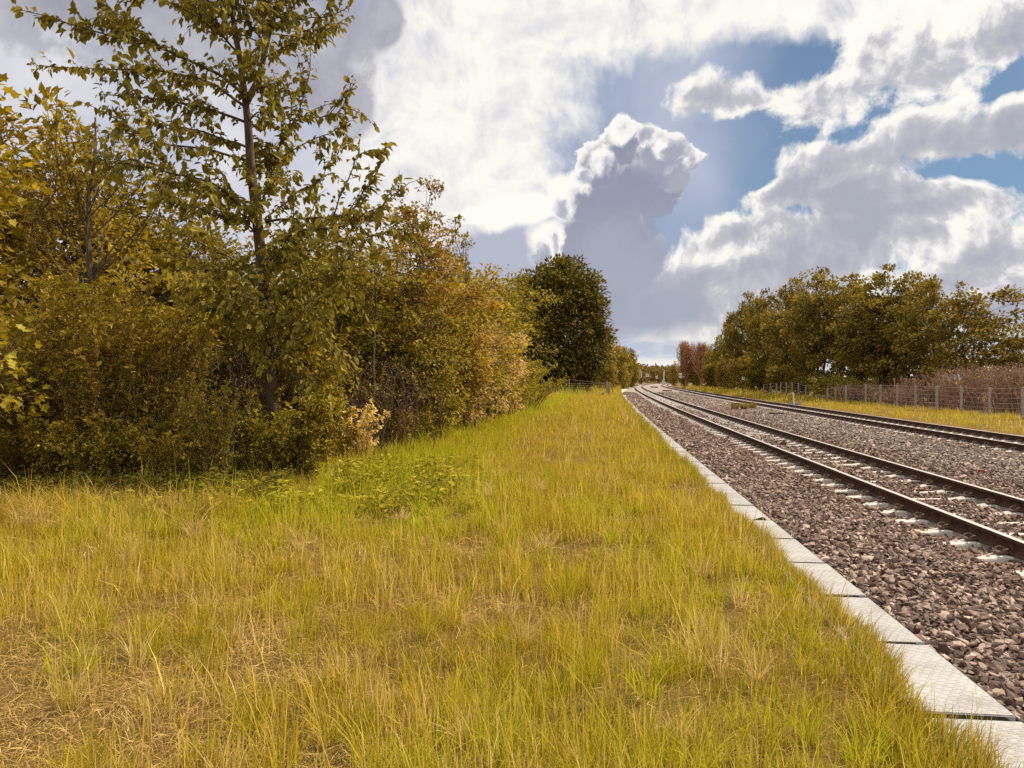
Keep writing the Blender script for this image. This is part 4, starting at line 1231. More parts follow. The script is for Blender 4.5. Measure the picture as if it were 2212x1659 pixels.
    # forked side boughs, rising and drooping, that break up the tiers
    for P, tl, dens in list(paths):
        tot = float(np.linalg.norm(np.diff(P, axis=0), axis=1).sum())
        for q in range(int(tot * 1.7 + .5)):
            i = int(r.integers(2, len(P) - 2)); T = unit(P[i + 1] - P[i - 1]); sd_ = unit(np.cross(T, [0, 0, 1.0]))
            d = unit(T * .7 + sd_ * r.uniform(-1, 1) + np.array([0, 0, 1.0]) * r.choice([-.75, .25, .9, 1.2]) * r.uniform(.6, 1.1))
            ln = r.uniform(.3, .75) * min(1.2, tot)
            Q = smooth_path(np.array([P[i], P[i] + d * ln * .5 + T * .04, P[i] + d * ln + np.array([0, 0, -.06])]), 7)
            tube(wb, Q, np.linspace(.009, .003, 7), 4, cap=False); paths.append((Q, tl * .8, .8))
    A, B = [], []
    for P, tl, dens in paths:
        s = np.concatenate([[0], np.cumsum(np.linalg.norm(np.diff(P, axis=0), axis=1))]); tot = s[-1]
        m = int(tot * 10 * dens)
        u = (.12 + .88 * (np.arange(m) + r.random(m)) / m) * tot
        base = np.stack([np.interp(u, s, P[:, j]) for j in range(3)], -1)
        T = unit(np.stack([np.interp(np.minimum(u + .05, tot), s, P[:, j]) for j in range(3)], -1) - np.stack([np.interp(np.maximum(u - .05, 0), s, P[:, j]) for j in range(3)], -1))
        sd_ = unit(np.cross(T, [0, 0, 1.0])) * np.where(np.arange(m) % 2 == 0, 1, -1)[:, None]
        dd = unit(T * .75 + sd_ * r.uniform(.3, 1.0, (m, 1)) + np.array([0, 0, 1]) * r.normal(.12, .62, (m, 1)))
        ln = tl * 1.25 * r.uniform(.25, 1.15, m) * np.clip(1.25 - .75 * u / tot, .25, 1)
        A.append(base); B.append(base + dd * ln[:, None])
        A.append(P[:-1]); B.append(P[1:])         # the limb's own outer leaves
    A, B = np.concatenate(A), np.concatenate(B)
    twigs(wb, A, (A + B) / 2 + np.array([0, 0, -.006]), B, .0045, .0025)
    ln = np.linalg.norm(B - A, axis=1)
    n_ = np.maximum(1, ln * 21 * r.uniform(.6, 1.3, len(ln))).astype(int)
    idx = np.repeat(np.arange(len(A)), n_); n = len(idx)
    u = r.random((n, 1)); P = A[idx] + (B - A)[idx] * u
    Td = unit(B - A)[idx]
    D = unit(Td * .45 + rdir(r, n) * .55 + np.array([0, 0, -.55]))
    N = unit(rdir(r, n) * .7 + np.array([0, -.3, .8]))
    near_top = (np.arange(len(A)) >= 0)
    Ls = .112 * r.lognormal(0, .30, n)
    leaves(lb, P + r.normal(0, .022, (n, 3)), D, N, Ls, Ls * .62, np.clip(.5 + r.normal(0, .2, n), 0, 1), 'hex', .12)
    o = empty('tall_tree', (root[0], root[1], 0), 0, 'tall slender tree with big hanging leaves, its forked grey trunk rising out of the frame', 'tree')
    link('trunk', wb.mesh('tall_tree_wood', M['bark_pale'], True), o)
    link('crown', lb.mesh('tall_tree_leaves', M['hero']), o)
front_tree()

W, F = M['bark'], M
def px_plant(kind, label, cat, meshes, px, Y, rz=0.0, s=1.0, group=None, parts=('trunk', 'crown')):
    X = xat(px, Y)
    off = X - float(x0(Y))
    z = float(bank_top(np.array([X]), np.array([Y]))[0]) if off < 2 and Y < 84 else (-.2 if off < 2 else float(verge_z(np.array([X]), np.array([Y]))[0]))
    return plant(kind, label, cat, meshes, X, Y, z - .03, rz, s, group, parts)

# ---- maple hanging in from the left edge
mp = crown_tree(31, 7.2, 1.75, .5, .10, 130, 17, .105, .32, W, F['golden'], 'lobed', .95, 14, name='maple', inner=.6, twigk=.4)
px_plant('maple', 'maple with lobed golden leaves reaching in at the left edge', 'tree', mp, -245, 9.0)
mp2 = crown_tree(32, 2.5, .9, .9, .05, 46, 14, .10, .24, W, F['lime'], 'lobed', .95, 8, name='young_maple')
px_plant('young_maple', 'bright yellow green maple sapling low at the left edge', 'tree', mp2, -75, 9.8)
# ---- upswept twiggy tree left of the tall tree
ft = fan_tree(33, 7.3, 2.6, .11, M['bark'], F['golden'], .075, 46, 7, .28, .62, side=7)
px_plant('twiggy_tree', 'half bare tree with many straight upswept twigs left of the tall tree', 'tree', ft, 200, 14.5)
# ---- trees of the wood behind
BT = [crown_tree(40 + i, 6.0, 2.1, .6, .11, 180, 30, .145, .38, W, F[f], 'quad', .62, 16, name='wood_tree', lumpy=.3, inner=.7, twigk=.35) for i, f in enumerate(('golden', 'olive', 'bronze', 'lime'))]
back = [ # px, Y, height from the skyline row, mesh, label
    (-40, 15.5, 190, 0, 'golden leaved tree behind the maple at the left edge'),
    (215, 19.5, 330, 1, 'olive tree seen through the bare twigs of the upswept tree'),
    (90, 17.5, 265, 0, 'golden tree filling the gap behind the twiggy upswept tree'),
    (330, 19.0, 415, 1, 'olive tree between the twiggy tree and the tall tree'),
    (455, 20.5, 455, 0, 'golden tree seen just left of the tall trunk'),
    (600, 18.5, 525, 1, 'olive tree directly behind the tall trunk'),
    (690, 21.0, 505, 3, 'yellow green tree just right of the tall trunk'),
    (800, 20.0, 515, 1, 'olive tree under the right-hand limbs of the tall tree'),
    (885, 21.5, 500, 2, 'bronze leaved tree beside the pointed sapling'),
    (960, 26.0, 555, 1, 'olive tree behind the pointed bronze sapling'),
    (1005, 33.0, 568, 3, 'yellow green tree at the foot of the skyline dip'),
    (1048, 40.0, 578, 1, 'olive tree on the skyline left of the dark round tree'),
    (1092, 52.0, 600, 1, 'olive tree half hidden by the dark round tree'),
]
for q, (px, Y, top, m, lab) in enumerate(back):
    h = hgt(top, Y); s = h / 5.75
    w_ = s * (1.0 if Y < 24 else .95)
    px_plant('woodland_tree', lab, 'tree', BT[m], px, Y, q * 1.9, (max(w_, .8), max(w_, .8), s), 'trees of the wood on the left')
# deep rows that close the wood
r = np.random.default_rng(77)
for q in range(22):
    Y = r.uniform(23, 36); px = -150 + 1080 * (q + .5) / 22 + r.uniform(-15, 15)
    X = xat(px, Y)
    if X - float(x0(Y)) > -7.5: Y = 30; X = float(along(-8.5, Y))
    s = r.uniform(.72, .92)
    plant('woodland_tree', 'tree deep in the left wood, showing only in the gaps between the front trees', 'tree', BT[(1, 0, 1, 2)[q % 4]], X, Y, -.05, r.uniform(0, 6.28), (s * 1.15, s * 1.15, s), 'trees deep in the left wood')
# pointed saplings on the skyline
sp = crown_tree(51, 7.4, .62, 3.2, .05, 46, 30, .10, .19, W, F['bronze'], 'quad', .66, 12, name='sapling', flat=.9)
px_plant('pointed_sapling', 'pointed sapling with bronze leaf tufts rising above the skyline', 'tree', sp, 930, 20.5, 0, (1, 1, hgt(372, 20.5) / 7.5))
px_plant('pointed_sapling', 'shorter bronze sapling just left of the pointed one', 'tree', sp, 893, 20.0, 2.2, (1.15, 1.15, hgt(425, 20) / 7.5))
sp2 = crown_tree(52, 6.6, .45, 3.4, .04, 30, 26, .10, .17, W, F['olive'], 'quad', .66, 10, name='sapling')
px_plant('pointed_sapling', 'thin green sapling poking up right of the bronze sapling', 'tree', sp2, 988, 24.0, 0, (1, 1, hgt(465, 24) / 6.7))
px_plant('pointed_sapling', 'thin green leader above the tall tree\'s lowest right limbs', 'tree', sp2, 800, 17.0, 1.2, (1, 1, hgt(470, 17) / 6.7))
# middle storey along the edge of the wood
MS = [crown_tree(60 + i, 3.9, 1.55, .15, .05, 140, 32, .115, .31, W, F[f], 'quad', .62, 14, trunks=4, spread=.8, name='bush', lumpy=.32, inner=.65, twigk=.4) for i, f in enumerate(('olive', 'golden_lit', 'lime', 'copper', 'bronze'))]
mid = [
    (720, 17.8, 590, 0, 'olive bush right of the tall trunk under its low limbs'),
    (800, 19.4, 620, 1, 'golden bush above the cream leaved sapling'),
    (885, 19.3, 600, 0, 'olive bush below the bronze saplings'),
    (960, 22.5, 610, 1, 'golden bush between olive bush and copper maple'),
    (1000, 27.0, 640, 2, 'yellow green bush behind the copper maple'),
    (1062, 28.5, 645, 3, 'copper maple glowing orange at the right end of the wood'),
    (1010, 23.5, 690, 3, 'smaller copper bush in front of the copper maple'),
    (920, 19.0, 720, 2, 'yellow green bush at the edge of the grass, mid way along the wood'),
    (850, 18.9, 735, 0, 'low olive bush behind the cream leaved sapling'),
    (985, 24.8, 775, 4, 'low bronze bush at the foot of the copper maple'),
    (300, 14.4, 590, 1, 'golden bush behind the twig shrubs on the left'),
    (60, 13.2, 590, 0, 'olive bush at the left edge behind the twig shrubs'),
]
for q, (px, Y, top, m, lab) in enumerate(mid):
    s = hgt(top, Y) / 4.0
    px_plant('bush', lab, 'bush', MS[m], px, Y, q * 2.3, (max(.62, s * .95), max(.62, s * .95), s), 'bushes along the edge of the wood', SHRUB)
# golden sprawling shrub and low scrub at the far end of the wood
gs = stem_shrub(70, 2.1, 1.9, 46, .075, 30, M['twig'], F['lime'], 7, .5, .012, twl=.42, spray=.9)
px_plant('sprawling_shrub', 'low sprawling shrub with yellow shoots reaching towards the fence', 'shrub', gs, 1135, 36.0, 0, 1.0, None, SHRUB)
px_plant('sprawling_shrub', 'rounded low shrub in front of the copper maple at the grass edge', 'shrub', gs, 1082, 31.0, 2, (.8, .8, .75), None, SHRUB)
px_plant('sprawling_shrub', 'tall yellow shrub between the copper maple and the dark round tree', 'shrub', gs, 1112, 42.0, 4, (1.0, 1.0, 1.5), None, SHRUB)
# ---- front shrubs
FS = [stem_shrub(80 + i, 3.0, .80, 40, .075, 24, M['briar'], F[f], 14, .15, .008, twl=.28) for i, f in enumerate(('golden_lit', 'golden', 'lime'))]
front = [
    (20, 11.3, 690, 1, 'olive twig shrub at the left edge of the picture'),
    (105, 11.6, 700, 0, 'golden twig shrub second from the left edge'),
    (185, 11.2, 740, 1, 'olive twig shrub below the twiggy tree'),
    (255, 11.6, 640, 0, 'golden twig shrub with bright upright shoots'),
    (325, 11.8, 620, 0, 'tallest golden twig shrub left of the tall trunk'),
    (462, 11.1, 805, 2, 'small leafy shrub standing in front of the dark hollow'),
    (675, 14.2, 720, 2, 'green shrub close to the right of the tall trunk'),
    (640, 13.4, 690, 1, 'olive shrub growing against the foot of the tall trunk'),
    (150, 12.6, 560, 0, 'golden shrub rising behind the front twig shrubs'),
    (365, 13.2, 600, 2, 'yellow green shrub behind the tallest golden twig shrub'),
]
for q, (px, Y, top, m, lab) in enumerate(front):
    s = hgt(top, Y) / 2.95
    px_plant('twig_shrub', lab, 'shrub', FS[m], px, Y, q * 1.3, (max(.55, s), max(.55, s), s), 'twig shrubs in front of the wood', SHRUB)
LS = [stem_shrub(85 + i, 1.25, .60, 26, .055, 46, M['twig'], F[f], 14, .35, .006, twl=.24) for i, f in enumerate(('lime', 'golden', 'golden_lit'))]
for q, (px, Y, h, m, lab) in enumerate([
    (30, 10.7, 1.0, 1, 'low olive shoots at the left edge, in front of the twig shrubs'),
    (120, 10.8, 1.2, 2, 'low golden shoots second from the left edge'),
    (205, 10.6, 1.0, 0, 'low yellow green shoots below the twiggy tree'),
    (285, 10.8, 1.25, 1, 'low olive shoots at the foot of the golden twig shrub'),
    (360, 10.9, 1.0, 2, 'low golden shoots left of the dark hollow'),
    (575, 12.0, 1.3, 0, 'leafy shoots hiding the foot of the tall trunk'),
    (630, 12.4, 1.7, 0, 'green leafy shoots right against the tall trunk'),
    (690, 13.0, 1.5, 1, 'olive leafy shoots between the tall trunk and the cream sapling'),
    (722, 14.8, .8, 2, 'golden shoots just left of the cream sapling'),
    (855, 17.4, 1.0, 1, 'olive shoots just right of the cream sapling'),
    (900, 18.0, 1.0, 0, 'yellow green shoots at the grass edge right of the cream sapling'),
    (960, 21.5, 1.1, 1, 'olive shoots at the grass edge before the small copper bush'),
    (1020, 25.5, 1.1, 0, 'yellow green shoots at the grass edge before the copper maple')]):
    s = h / 1.2
    px_plant('low_shrub', lab, 'shrub', LS[m], px, Y, q * 1.9, (max(.9, s), max(.9, s), s), 'low shrubs along the grass edge', SHRUB)
cs = stem_shrub(90, 1.15, .42, 12, .062, 40, M['briar'], F['cream'], 13, .2, .006, twl=.26, asp=.75)
px_plant('cream_sapling', 'small sapling with bright cream leaves at the edge of the grass', 'sapling', cs, 785, 14.9, 0, (1.15, 1.15, 1.1), None, SHRUB)
bt = briar(91, 1.6, .8, 1.9, 60, M['twig'], F['bronze'], 500, .05)
px_plant('thicket', 'bare brown thicket in the dark hollow left of the tall trunk', 'thicket', bt, 495, 14.0, 0, (1, 1, 1.3), None, ('canes', 'foliage'))
px_plant('thicket', 'bare brown thicket in the shade right of the tall trunk', 'thicket', bt, 800, 16.8, 2.2, (1, 1, 1.1), None, ('canes', 'foliage'))
px_plant('thicket', 'bare grey thicket at the far left edge', 'thicket', bt, 0, 12.0, 1.2, (.8, .8, .8), None, ('canes', 'foliage'))

# ---- the dark round tree and the trees beyond it
dk = crown_tree(101, 15.0, 5.5, .1, .34, 1100, 36, .42, .95, W, F['dark'], 'quad', .6, 26, name='round_tree', lumpy=.07, inner=.35, boxy=2.4, base_w=1.06, twigk=.1, flat=.75)
px_plant('round_tree', 'big dark round-headed tree standing behind the left fence', 'tree', dk, 1203, 82, 0, (.94, .94, hgt(556, 82) / 15.6))
FT = [crown_tree(110 + i, 9.0, 3.3, .2, .16, 340, 28, .36, .62, W, F[f], 'quad', .62, 16, name='far_tree', lumpy=.22, inner=.6, twigk=.15) for i, f in enumerate(('far', 'olive', 'syc'))]
for q, (px, Y, top, m, lab) in enumerate([
    (1300, 100, 715, 0, 'pale olive tree just right of the dark round tree'),
    (1325, 116, 735, 0, 'second pale olive tree along the left of the line'),
    (1347, 135, 752, 1, 'olive tree third along the left of the line'),
    (1357, 158, 757, 1, 'farthest dark olive tree on the left of the line'),
    (1312, 92, 775, 0, 'low pale bush beside the wooden gatepost line'),
    (1338, 118, 785, 0, 'low pale bush farther along the left of the line'),
    (1160, 98, 660, 2, 'dark tree behind the left flank of the round tree'),
    (1366, 190, 775, 0, 'small tree at the level crossing, left side')]):
    s = hgt(top, Y, -.2) / 9.2
    px_plant('far_tree', lab, 'tree', FT[m], px, Y, q * 1.7, (s * (.62 if q in (0, 1, 2, 3) else .8), s * .8, s), 'far trees left of the line')
# ---- right side: sycamores behind the wire fence
SY = [crown_tree(120 + i, 10.5, 3.9, 1.2, .17, (300, 260, 170)[i], 44, .30, .72, W, F['syc'], 'quad', .7, 30, name='sycamore', lumpy=.22, inner=.7, boxy=2.2, twigk=.3, trunks=tr, spread=.55, flat=.55, limb_r=.6) for i, tr in enumerate((1, 2, 3))]
right = [
    (1612, 108, 640, 0, 'sycamore at the left end of the big group, gold at the top', .58),
    (1662, 94, 632, 1, 'sycamore second from the left of the big group', .66),
    (1722, 80, 610, 0, 'sycamore left of the first high top of the group', .75),
    (1775, 72, 586, 1, 'sycamore with the first high top of the group', .80),
    (1842, 68, 602, 0, 'sycamore in the dip between the two highest tops', .8),
    (1900, 62, 584, 1, 'sycamore with the highest top in the middle of the group', .85),
    (1962, 60, 598, 0, 'sycamore right of the highest top', .8),
    (2012, 55, 594, 2, 'sycamore with visible trunks next to the open one on the right', .8),
    (2102, 50, 610, 2, 'open sycamore at the right end, sky showing through its boughs', 1.02),
    (2196, 56, 735, 1, 'low sycamore running out of the right edge', .9),
]
for q, (px, Y, top, m, lab, wk) in enumerate(right):
    s = hgt(top, Y, -.2) / 10.9
    px_plant('sycamore', lab, 'tree', SY[m], px, Y, q * 2.1, (s * wk, s * wk, s), 'sycamores behind the wire fence')
rb = [
    (1582, 120, 690, 2, 'olive tree where the big group steps down to the hedge', .45),
    (1560, 130, 728, 1, 'olive hedge tree left of the big group', .55),
    (1537, 140, 748, 0, 'pale golden hedge tree next to the red-brown twiggy trees', .6),
    (1505, 150, 775, 1, 'olive hedge tree below the red-brown twiggy trees', .8),
    (1478, 170, 782, 1, 'dark hedge tree at the left end of the right-hand trees', .7),
    (1457, 196, 782, 0, 'small far tree at the level crossing, right side', .6),
    (1604, 104, 765, 0, 'pale bush in the hedge below the first sycamore', 1.0),
    (1645, 92, 775, 1, 'olive bush in the hedge right of the pale bush', 1.2),
    (1572, 112, 768, 0, 'pale bush in the hedge near the far signpost', 1.0),
    (1540, 126, 782, 2, 'dark bush in the hedge farther along the line', 1.0),
    (1690, 84, 785, 2, 'dark bush in the hedge beside the small square sign', 1.2),
    (1735, 78, 790, 1, 'olive bush touching the end of the wire fence', 1.1),
    (1785, 68, 800, 2, 'dark bush behind the angled end of the fence', 1.1),
    (1850, 66, 795, 1, 'olive bush in the shade under the tallest sycamores', 1.1),
    (1930, 62, 790, 2, 'dark bush in the shade under the sycamores right of the highest top', 1.1),
    (2010, 58, 785, 2, 'dark bush in the shade under the sycamore with visible trunks', 1.0),
]
for q, (px, Y, top, m, lab, wk) in enumerate(rb):
    s = hgt(top, Y, -.2) / 9.2
    px_plant('far_tree', lab, 'bush' if 'bush' in lab else 'tree', FT[m], px, Y, q * 1.1, (s * wk, s * wk, s), 'hedge trees right of the line')
rt = fan_tree(140, 9.5, 2.2, .12, M['red_twig'], F['copper'], .18, 90, 1, .1, .26, side=9, twl=1.5, twr=.024)
px_plant('red_twiggy_tree', 'red-brown bare twiggy tree, left one of the pair', 'tree', rt, 1482, 150, 0, (1.1, 1.1, hgt(733, 150) / 9.4))
px_plant('red_twiggy_tree', 'red-brown bare twiggy tree, right one of the pair', 'tree', rt, 1515, 146, 2, (1.2, 1.2, hgt(738, 146) / 9.4))
rs2 = fan_tree(141, 9.5, 3.0, .14, M['twig'], F['golden'], .2, 40, 6, .2, .5, side=6, twl=1.0, twr=.015)
px_plant('golden_twiggy_tree', 'thin golden tree showing over the left shoulder of the sycamores', 'tree', rs2, 1640, 100, 0, (1.2, 1.2, hgt(628, 100) / 9.4))
px_plant('golden_twiggy_tree', 'bare-topped tree behind the first high sycamore top', 'tree', rs2, 1712, 96, 2, (1, 1, hgt(604, 96) / 9.4))
BR = [briar(150 + i, 1.9, 1.1, 2.1, 85, M['briar'], F['bronze'], 320, .08, cane_r=.016) for i in (0, 1)]
for q, (px, Y, h, lab) in enumerate([
    (1875, 55, 1.7, 'low bare bramble thicket behind the fence beside the green bush'),
    (1945, 50, 1.5, 'low bare bramble thicket under the middle sycamores'),
    (2010, 46, 2.2, 'bare brown thicket under the tall sycamore, behind the third fence post from the right'),
    (2075, 43, 2.6, 'tall tangled thicket of pinkish bare stems'),
    (2140, 40, 2.7, 'tangled thicket with pale forked dead branches'),
    (2200, 38, 2.6, 'brown thicket at the right edge of the picture'),
    (2120, 44, 2.9, 'taller brown thicket below the open sycamore'),
    (2215, 43, 3.0, 'taller brown thicket behind the one at the right edge'),
    (2275, 37, 2.7, 'brown thicket cut off by the right edge')]):
    s = h * .86 / 2.1
    px_plant('bramble_thicket', lab, 'thicket', BR[q % 2], px, Y, q * 1.4, (1.05, 1.05, s), 'bare thickets behind the wire fence', ('canes', 'foliage'))
gb = crown_tree(160, 1.6, 1.6, .05, .03, 90, 22, .14, .34, W, F['olive'], 'quad', .7, 8, trunks=3, spread=.8, name='green_bush')
px_plant('green_bush', 'low yellow green bush behind the broken gate', 'bush', gb, 1810, 59, 0, (1.2, 1, 1.25), None, SHRUB)
px_plant('green_bush', 'low green bush between the broken gate and the bare brambles', 'bush', gb, 1845, 57, 2, (1, 1, 1.1), None, SHRUB)

# ---- wooded ridge beyond the level crossing, one mass at this distance
def far_wood():
    r = np.random.default_rng(170)
    lb = MB()
    n = 26000
    x = r.uniform(30, 150, n); u = r.random(n)
    dep = r.uniform(380, 440, n)
    top = 8.0 + 3.2 * fbm(x * .11, x * 0 + 2, 171, 3) + 1.6 * (fbm(x * .6, x * 0, 172, 2) - .5)
    z = -.6 + top * u ** .7 * (.75 + .25 * (dep - 380) / 60)
    P = np.stack([x, dep, z], -1)
    D = unit(rdir(r, n) + np.array([0, -.3, .1])); N = unit(np.array([0, -.4, 1.0]) + r.normal(0, .5, (n, 3)))
    L = r.lognormal(0, .3, n) * 1.1
    leaves(lb, P, D, N, L, L * .7, np.clip(.4 + .5 * (fbm(x * .3, z * .5, 173, 2) - .5) + r.normal(0, .18, n), 0, 1))
    o = link('far_wood', lb.mesh('far_wood', F['ridge']))
    tag(o, 'golden brown wooded rise closing the line beyond the level crossing', 'wood', kind='stuff')
far_wood()
# ------------------------------------------------------------------ fences, signs and oddments
def zg(X, Y):
    off = X - float(x0(Y))
    if off < 1.9: return float(bank_top(np.array([X]), np.array([Y]))[0]) if Y < 84 else -.2
    if off < 13.4: return float(bed_z(off, Y))
    return float(verge_z(np.array([X]), np.array([Y]))[0])
def fence(pts, hts, wires, name, label, top_r=.009, post=.10, pmat=None, group=None):
    o = empty('wire_fence', (pts[0][0], pts[0][1], 0), 0, label, 'fence', group)
    ref = np.array([pts[0][0], pts[0][1], 0.0])
    tops = []
    for (X, Y), h in zip(pts, hts):
        z = zg(X, Y)
        mb = MB(); box(mb, (X - ref[0], Y - ref[1], z + h / 2 - .1), (post, post, h + .2), Matrix.Rotation(rs.uniform(-.02, .02), 3, 'X') @ Matrix.Rotation(rs.uniform(-.4, .4), 3, 'Z'), 0, .012)
        link('post', mb.mesh('post', pmat or M['post']), o)
        tops.append(np.array([X, Y, z]) - ref)
    wb = MB()
    for f in wires:
        for a, b, ha, hb in zip(tops[:-1], tops[1:], hts[:-1], hts[1:]):
            p = a + [0, 0, ha * f]; q = b + [0, 0, hb * f]
            m = (p + q) / 2 + [0, 0, -.012 - rs.random() * .02]
            tube(wb, [p, m, q], top_r if f > .9 else top_r * .8, 5)
    link('wires', wb.mesh('wires', M['wire']), o)
    return o
# right-hand fence: a straight run, a recess at the broken gate, then on towards the bend
run = []
Yf = 50.0
for q in range(11):
    run.append((float(along(17.7, Yf)), Yf)); Yf -= 2.68
run_n = [(xat(1827.5, 53.5), 53.5)] + run
fence(run_n, [1.25] + [1.36] * len(run), (.98, .82, .66, .5, .34, .16), 'fence', 'long post and wire fence on the right in front of the bare brown thickets')
g1 = [(xat(1788, 56.5), 56.5), (xat(1805, 55.5), 55.5), (xat(1827, 53.7), 53.7)]
fence(g1, [1.0, 1.1, 1.2], (.96, .76, .54, .3), 'fence', 'short wire fence panel angled back behind the leaning gate rail')
yl = [62.0, 64.5, 67.0, 69.3, 71.6, 74.0]
run2 = [(float(along(17.5, v)), v) for v in yl]
fence(run2, [1.15, 1.2, 1.35, 1.4, 1.4, 1.4], (.97, .82, .66, .5, .34), 'fence', 'wire fence of close grey posts between the hedge and the broken gate', .007)
fence([(float(along(17.4, v)), v) for v in (75.5, 78.5, 82)], [1.3, 1.3, 1.2], (.97, .7, .4), 'fence', 'end of the wire fence running into the hedge', .007)
# broken gate
def broken_gate():
    Y = 55.2; base = np.array([xat(1771, Y), Y, 0.0]); z = zg(base[0], Y)
    o = empty('broken_gate', (base[0], Y, z), 0, 'broken gate of pale loose rails in the gap of the right-hand fence', 'gate')
    def P(px, py, dy=0): return at(px, py, Y + dy) - np.array([base[0], Y, z])
    for a, b in (((1762.5, 854.5), (1788, 857)), ((1767, 852.5), (1784, 862.5)), ((1762, 867.5), (1785, 869.5)), ((1791, 854.5), (1820, 874.5)), ((1789, 868), (1799, 878))):
        mb = MB(); beam(mb, P(*a), P(*b, .25), .05, .10, 0, .006); link('gate_rail', mb.mesh('gate_rail', M['old_wood']), o)
    mb = MB(); a = P(1787, 856); box(mb, (a[0], a[1], .45), (.09, .09, 1.0), None, 0, .01); link('gate_post', mb.mesh('gate_post', M['old_wood']), o)
broken_gate()
mb = MB(); a, b = at(1713, 847, 52.4), at(1715.8, 873, 52.4); beam(mb, b - b, a - b, .055, .055, 0, .006)
o = link('white_stake', mb.mesh('white_stake', M['white_paint'])); o.location = b + np.array([0, 0, -.02]); tag(o, 'thin leaning white stake beside the concrete trough', 'stake')
def block(kind, label, cat, X, Y, dims, mat, rz=0.0, bev=.02, dz=0.0, rough=3):
    """worn block: bevelled and slightly skewed"""
    bm = bmesh.new(); bmesh.ops.create_cube(bm, size=1)
    for v in bm.verts: v.co = Vector((v.co.x * dims[0], v.co.y * dims[1], v.co.z * dims[2]))
    bmesh.ops.bevel(bm, geom=list(bm.edges), offset=bev, segments=2, affect='EDGES')
    rr = random.Random(int(X * 100))
    sk = [rr.uniform(-.04, .04) for _ in range(4)]
    for v in bm.verts: v.co.x += v.co.y * sk[0] + v.co.z * sk[1]; v.co.z += v.co.x * sk[2] * .6
    mb = MB(); add_bm(mb, bm)
    o = link(kind, mb.mesh(kind, mat)); o.location = (X, Y, zg(X, Y) + dims[2] / 2 - .02 + dz); o.rotation_euler = (0, 0, rz)
    tag(o, label, cat); return o
block('concrete_trough', 'low dark concrete trough lid on the verge below the white stake', 'concrete block', xat(1716, 52.7), 52.7, (.85, .4, .22), M['post'], .1)
block('concrete_plank', 'longer pale concrete plank lying on the ballast between the tracks', 'plank', xat(1522, 59), 59, (.85, .3, .13), M['concrete'], .05)
block('concrete_plank', 'thinner pale concrete plank touching the longer one between the tracks', 'plank', xat(1534, 60.2), 60.2, (.62, .22, .1), M['concrete'], .12)
block('concrete_slab', 'small pale slab lying between the rails of the near track', 'slab', xat(1470.5, 47.8), 47.8, (.52, .28, .12), M['concrete'], .02, .015, .06)
block('dark_block', 'dark block behind the left grass tuft between the tracks', 'block', xat(1589, 49.5), 49.5, (.5, .3, .2), M['bark'], .06)
block('dark_board', 'dark board lying flat between the tracks far down the line', 'board', xat(1441, 104), 104, (1.3, .5, .16), M['bark'], -.1, .02, .05)
block('dark_board', 'farthest dark board between the tracks near the bend', 'board', xat(1413, 147), 147, (1.5, .6, .2), M['bark'], -.1, .02, .05)
block('brick_fragment', 'red brick fragment lying on grey ballast between the tracks', 'brick', xat(2121, 14.1), 14.1, (.115, .075, .06), M['brick'], .25, .008, .03)
block('rusty_bar', 'rusty bar lying on the ballast before the far track', 'bar', xat(1678, 37), 37, (.75, .07, .06), M['rail'], .15, .01, .03)
mb = MB(); tube(mb, smooth_path(np.array([(-.45, 0, .03), (-.1, .03, .05), (.2, -.02, .03), (.5, .02, .02)]), 8), .02, 6)
o = link('rusty_rod', mb.mesh('rusty_rod', M['rail'])); o.location = (xat(1390, 64), 64, -.14); tag(o, 'thin rusty rod on the ballast near the far end of the slabs', 'rod')
# grass tufts growing in the ballast
rr = np.random.default_rng(200)
for px, Y, h, n, lab in ((1587, 43.2, .34, 170, 'left grass tuft growing in the ballast in front of the dark block'),
                         (1608, 43.0, .42, 240, 'biggest grass tuft in the ballast between the tracks'),
                         (1626, 44.5, .40, 170, 'right grass tuft in the ballast between the tracks')):
    X = xat(px, Y); t = MB(); tuft(t, 0, 0, 0, n, .2, h, .016, (.24, .17, .025), rr, .35)
    o = link('grass_tuft', t.mesh('grass_tuft', M['grass'])); o.location = (X, Y, zg(X, Y) - .01); tag(o, lab, 'grass tuft', 'grass tufts in the ballast')

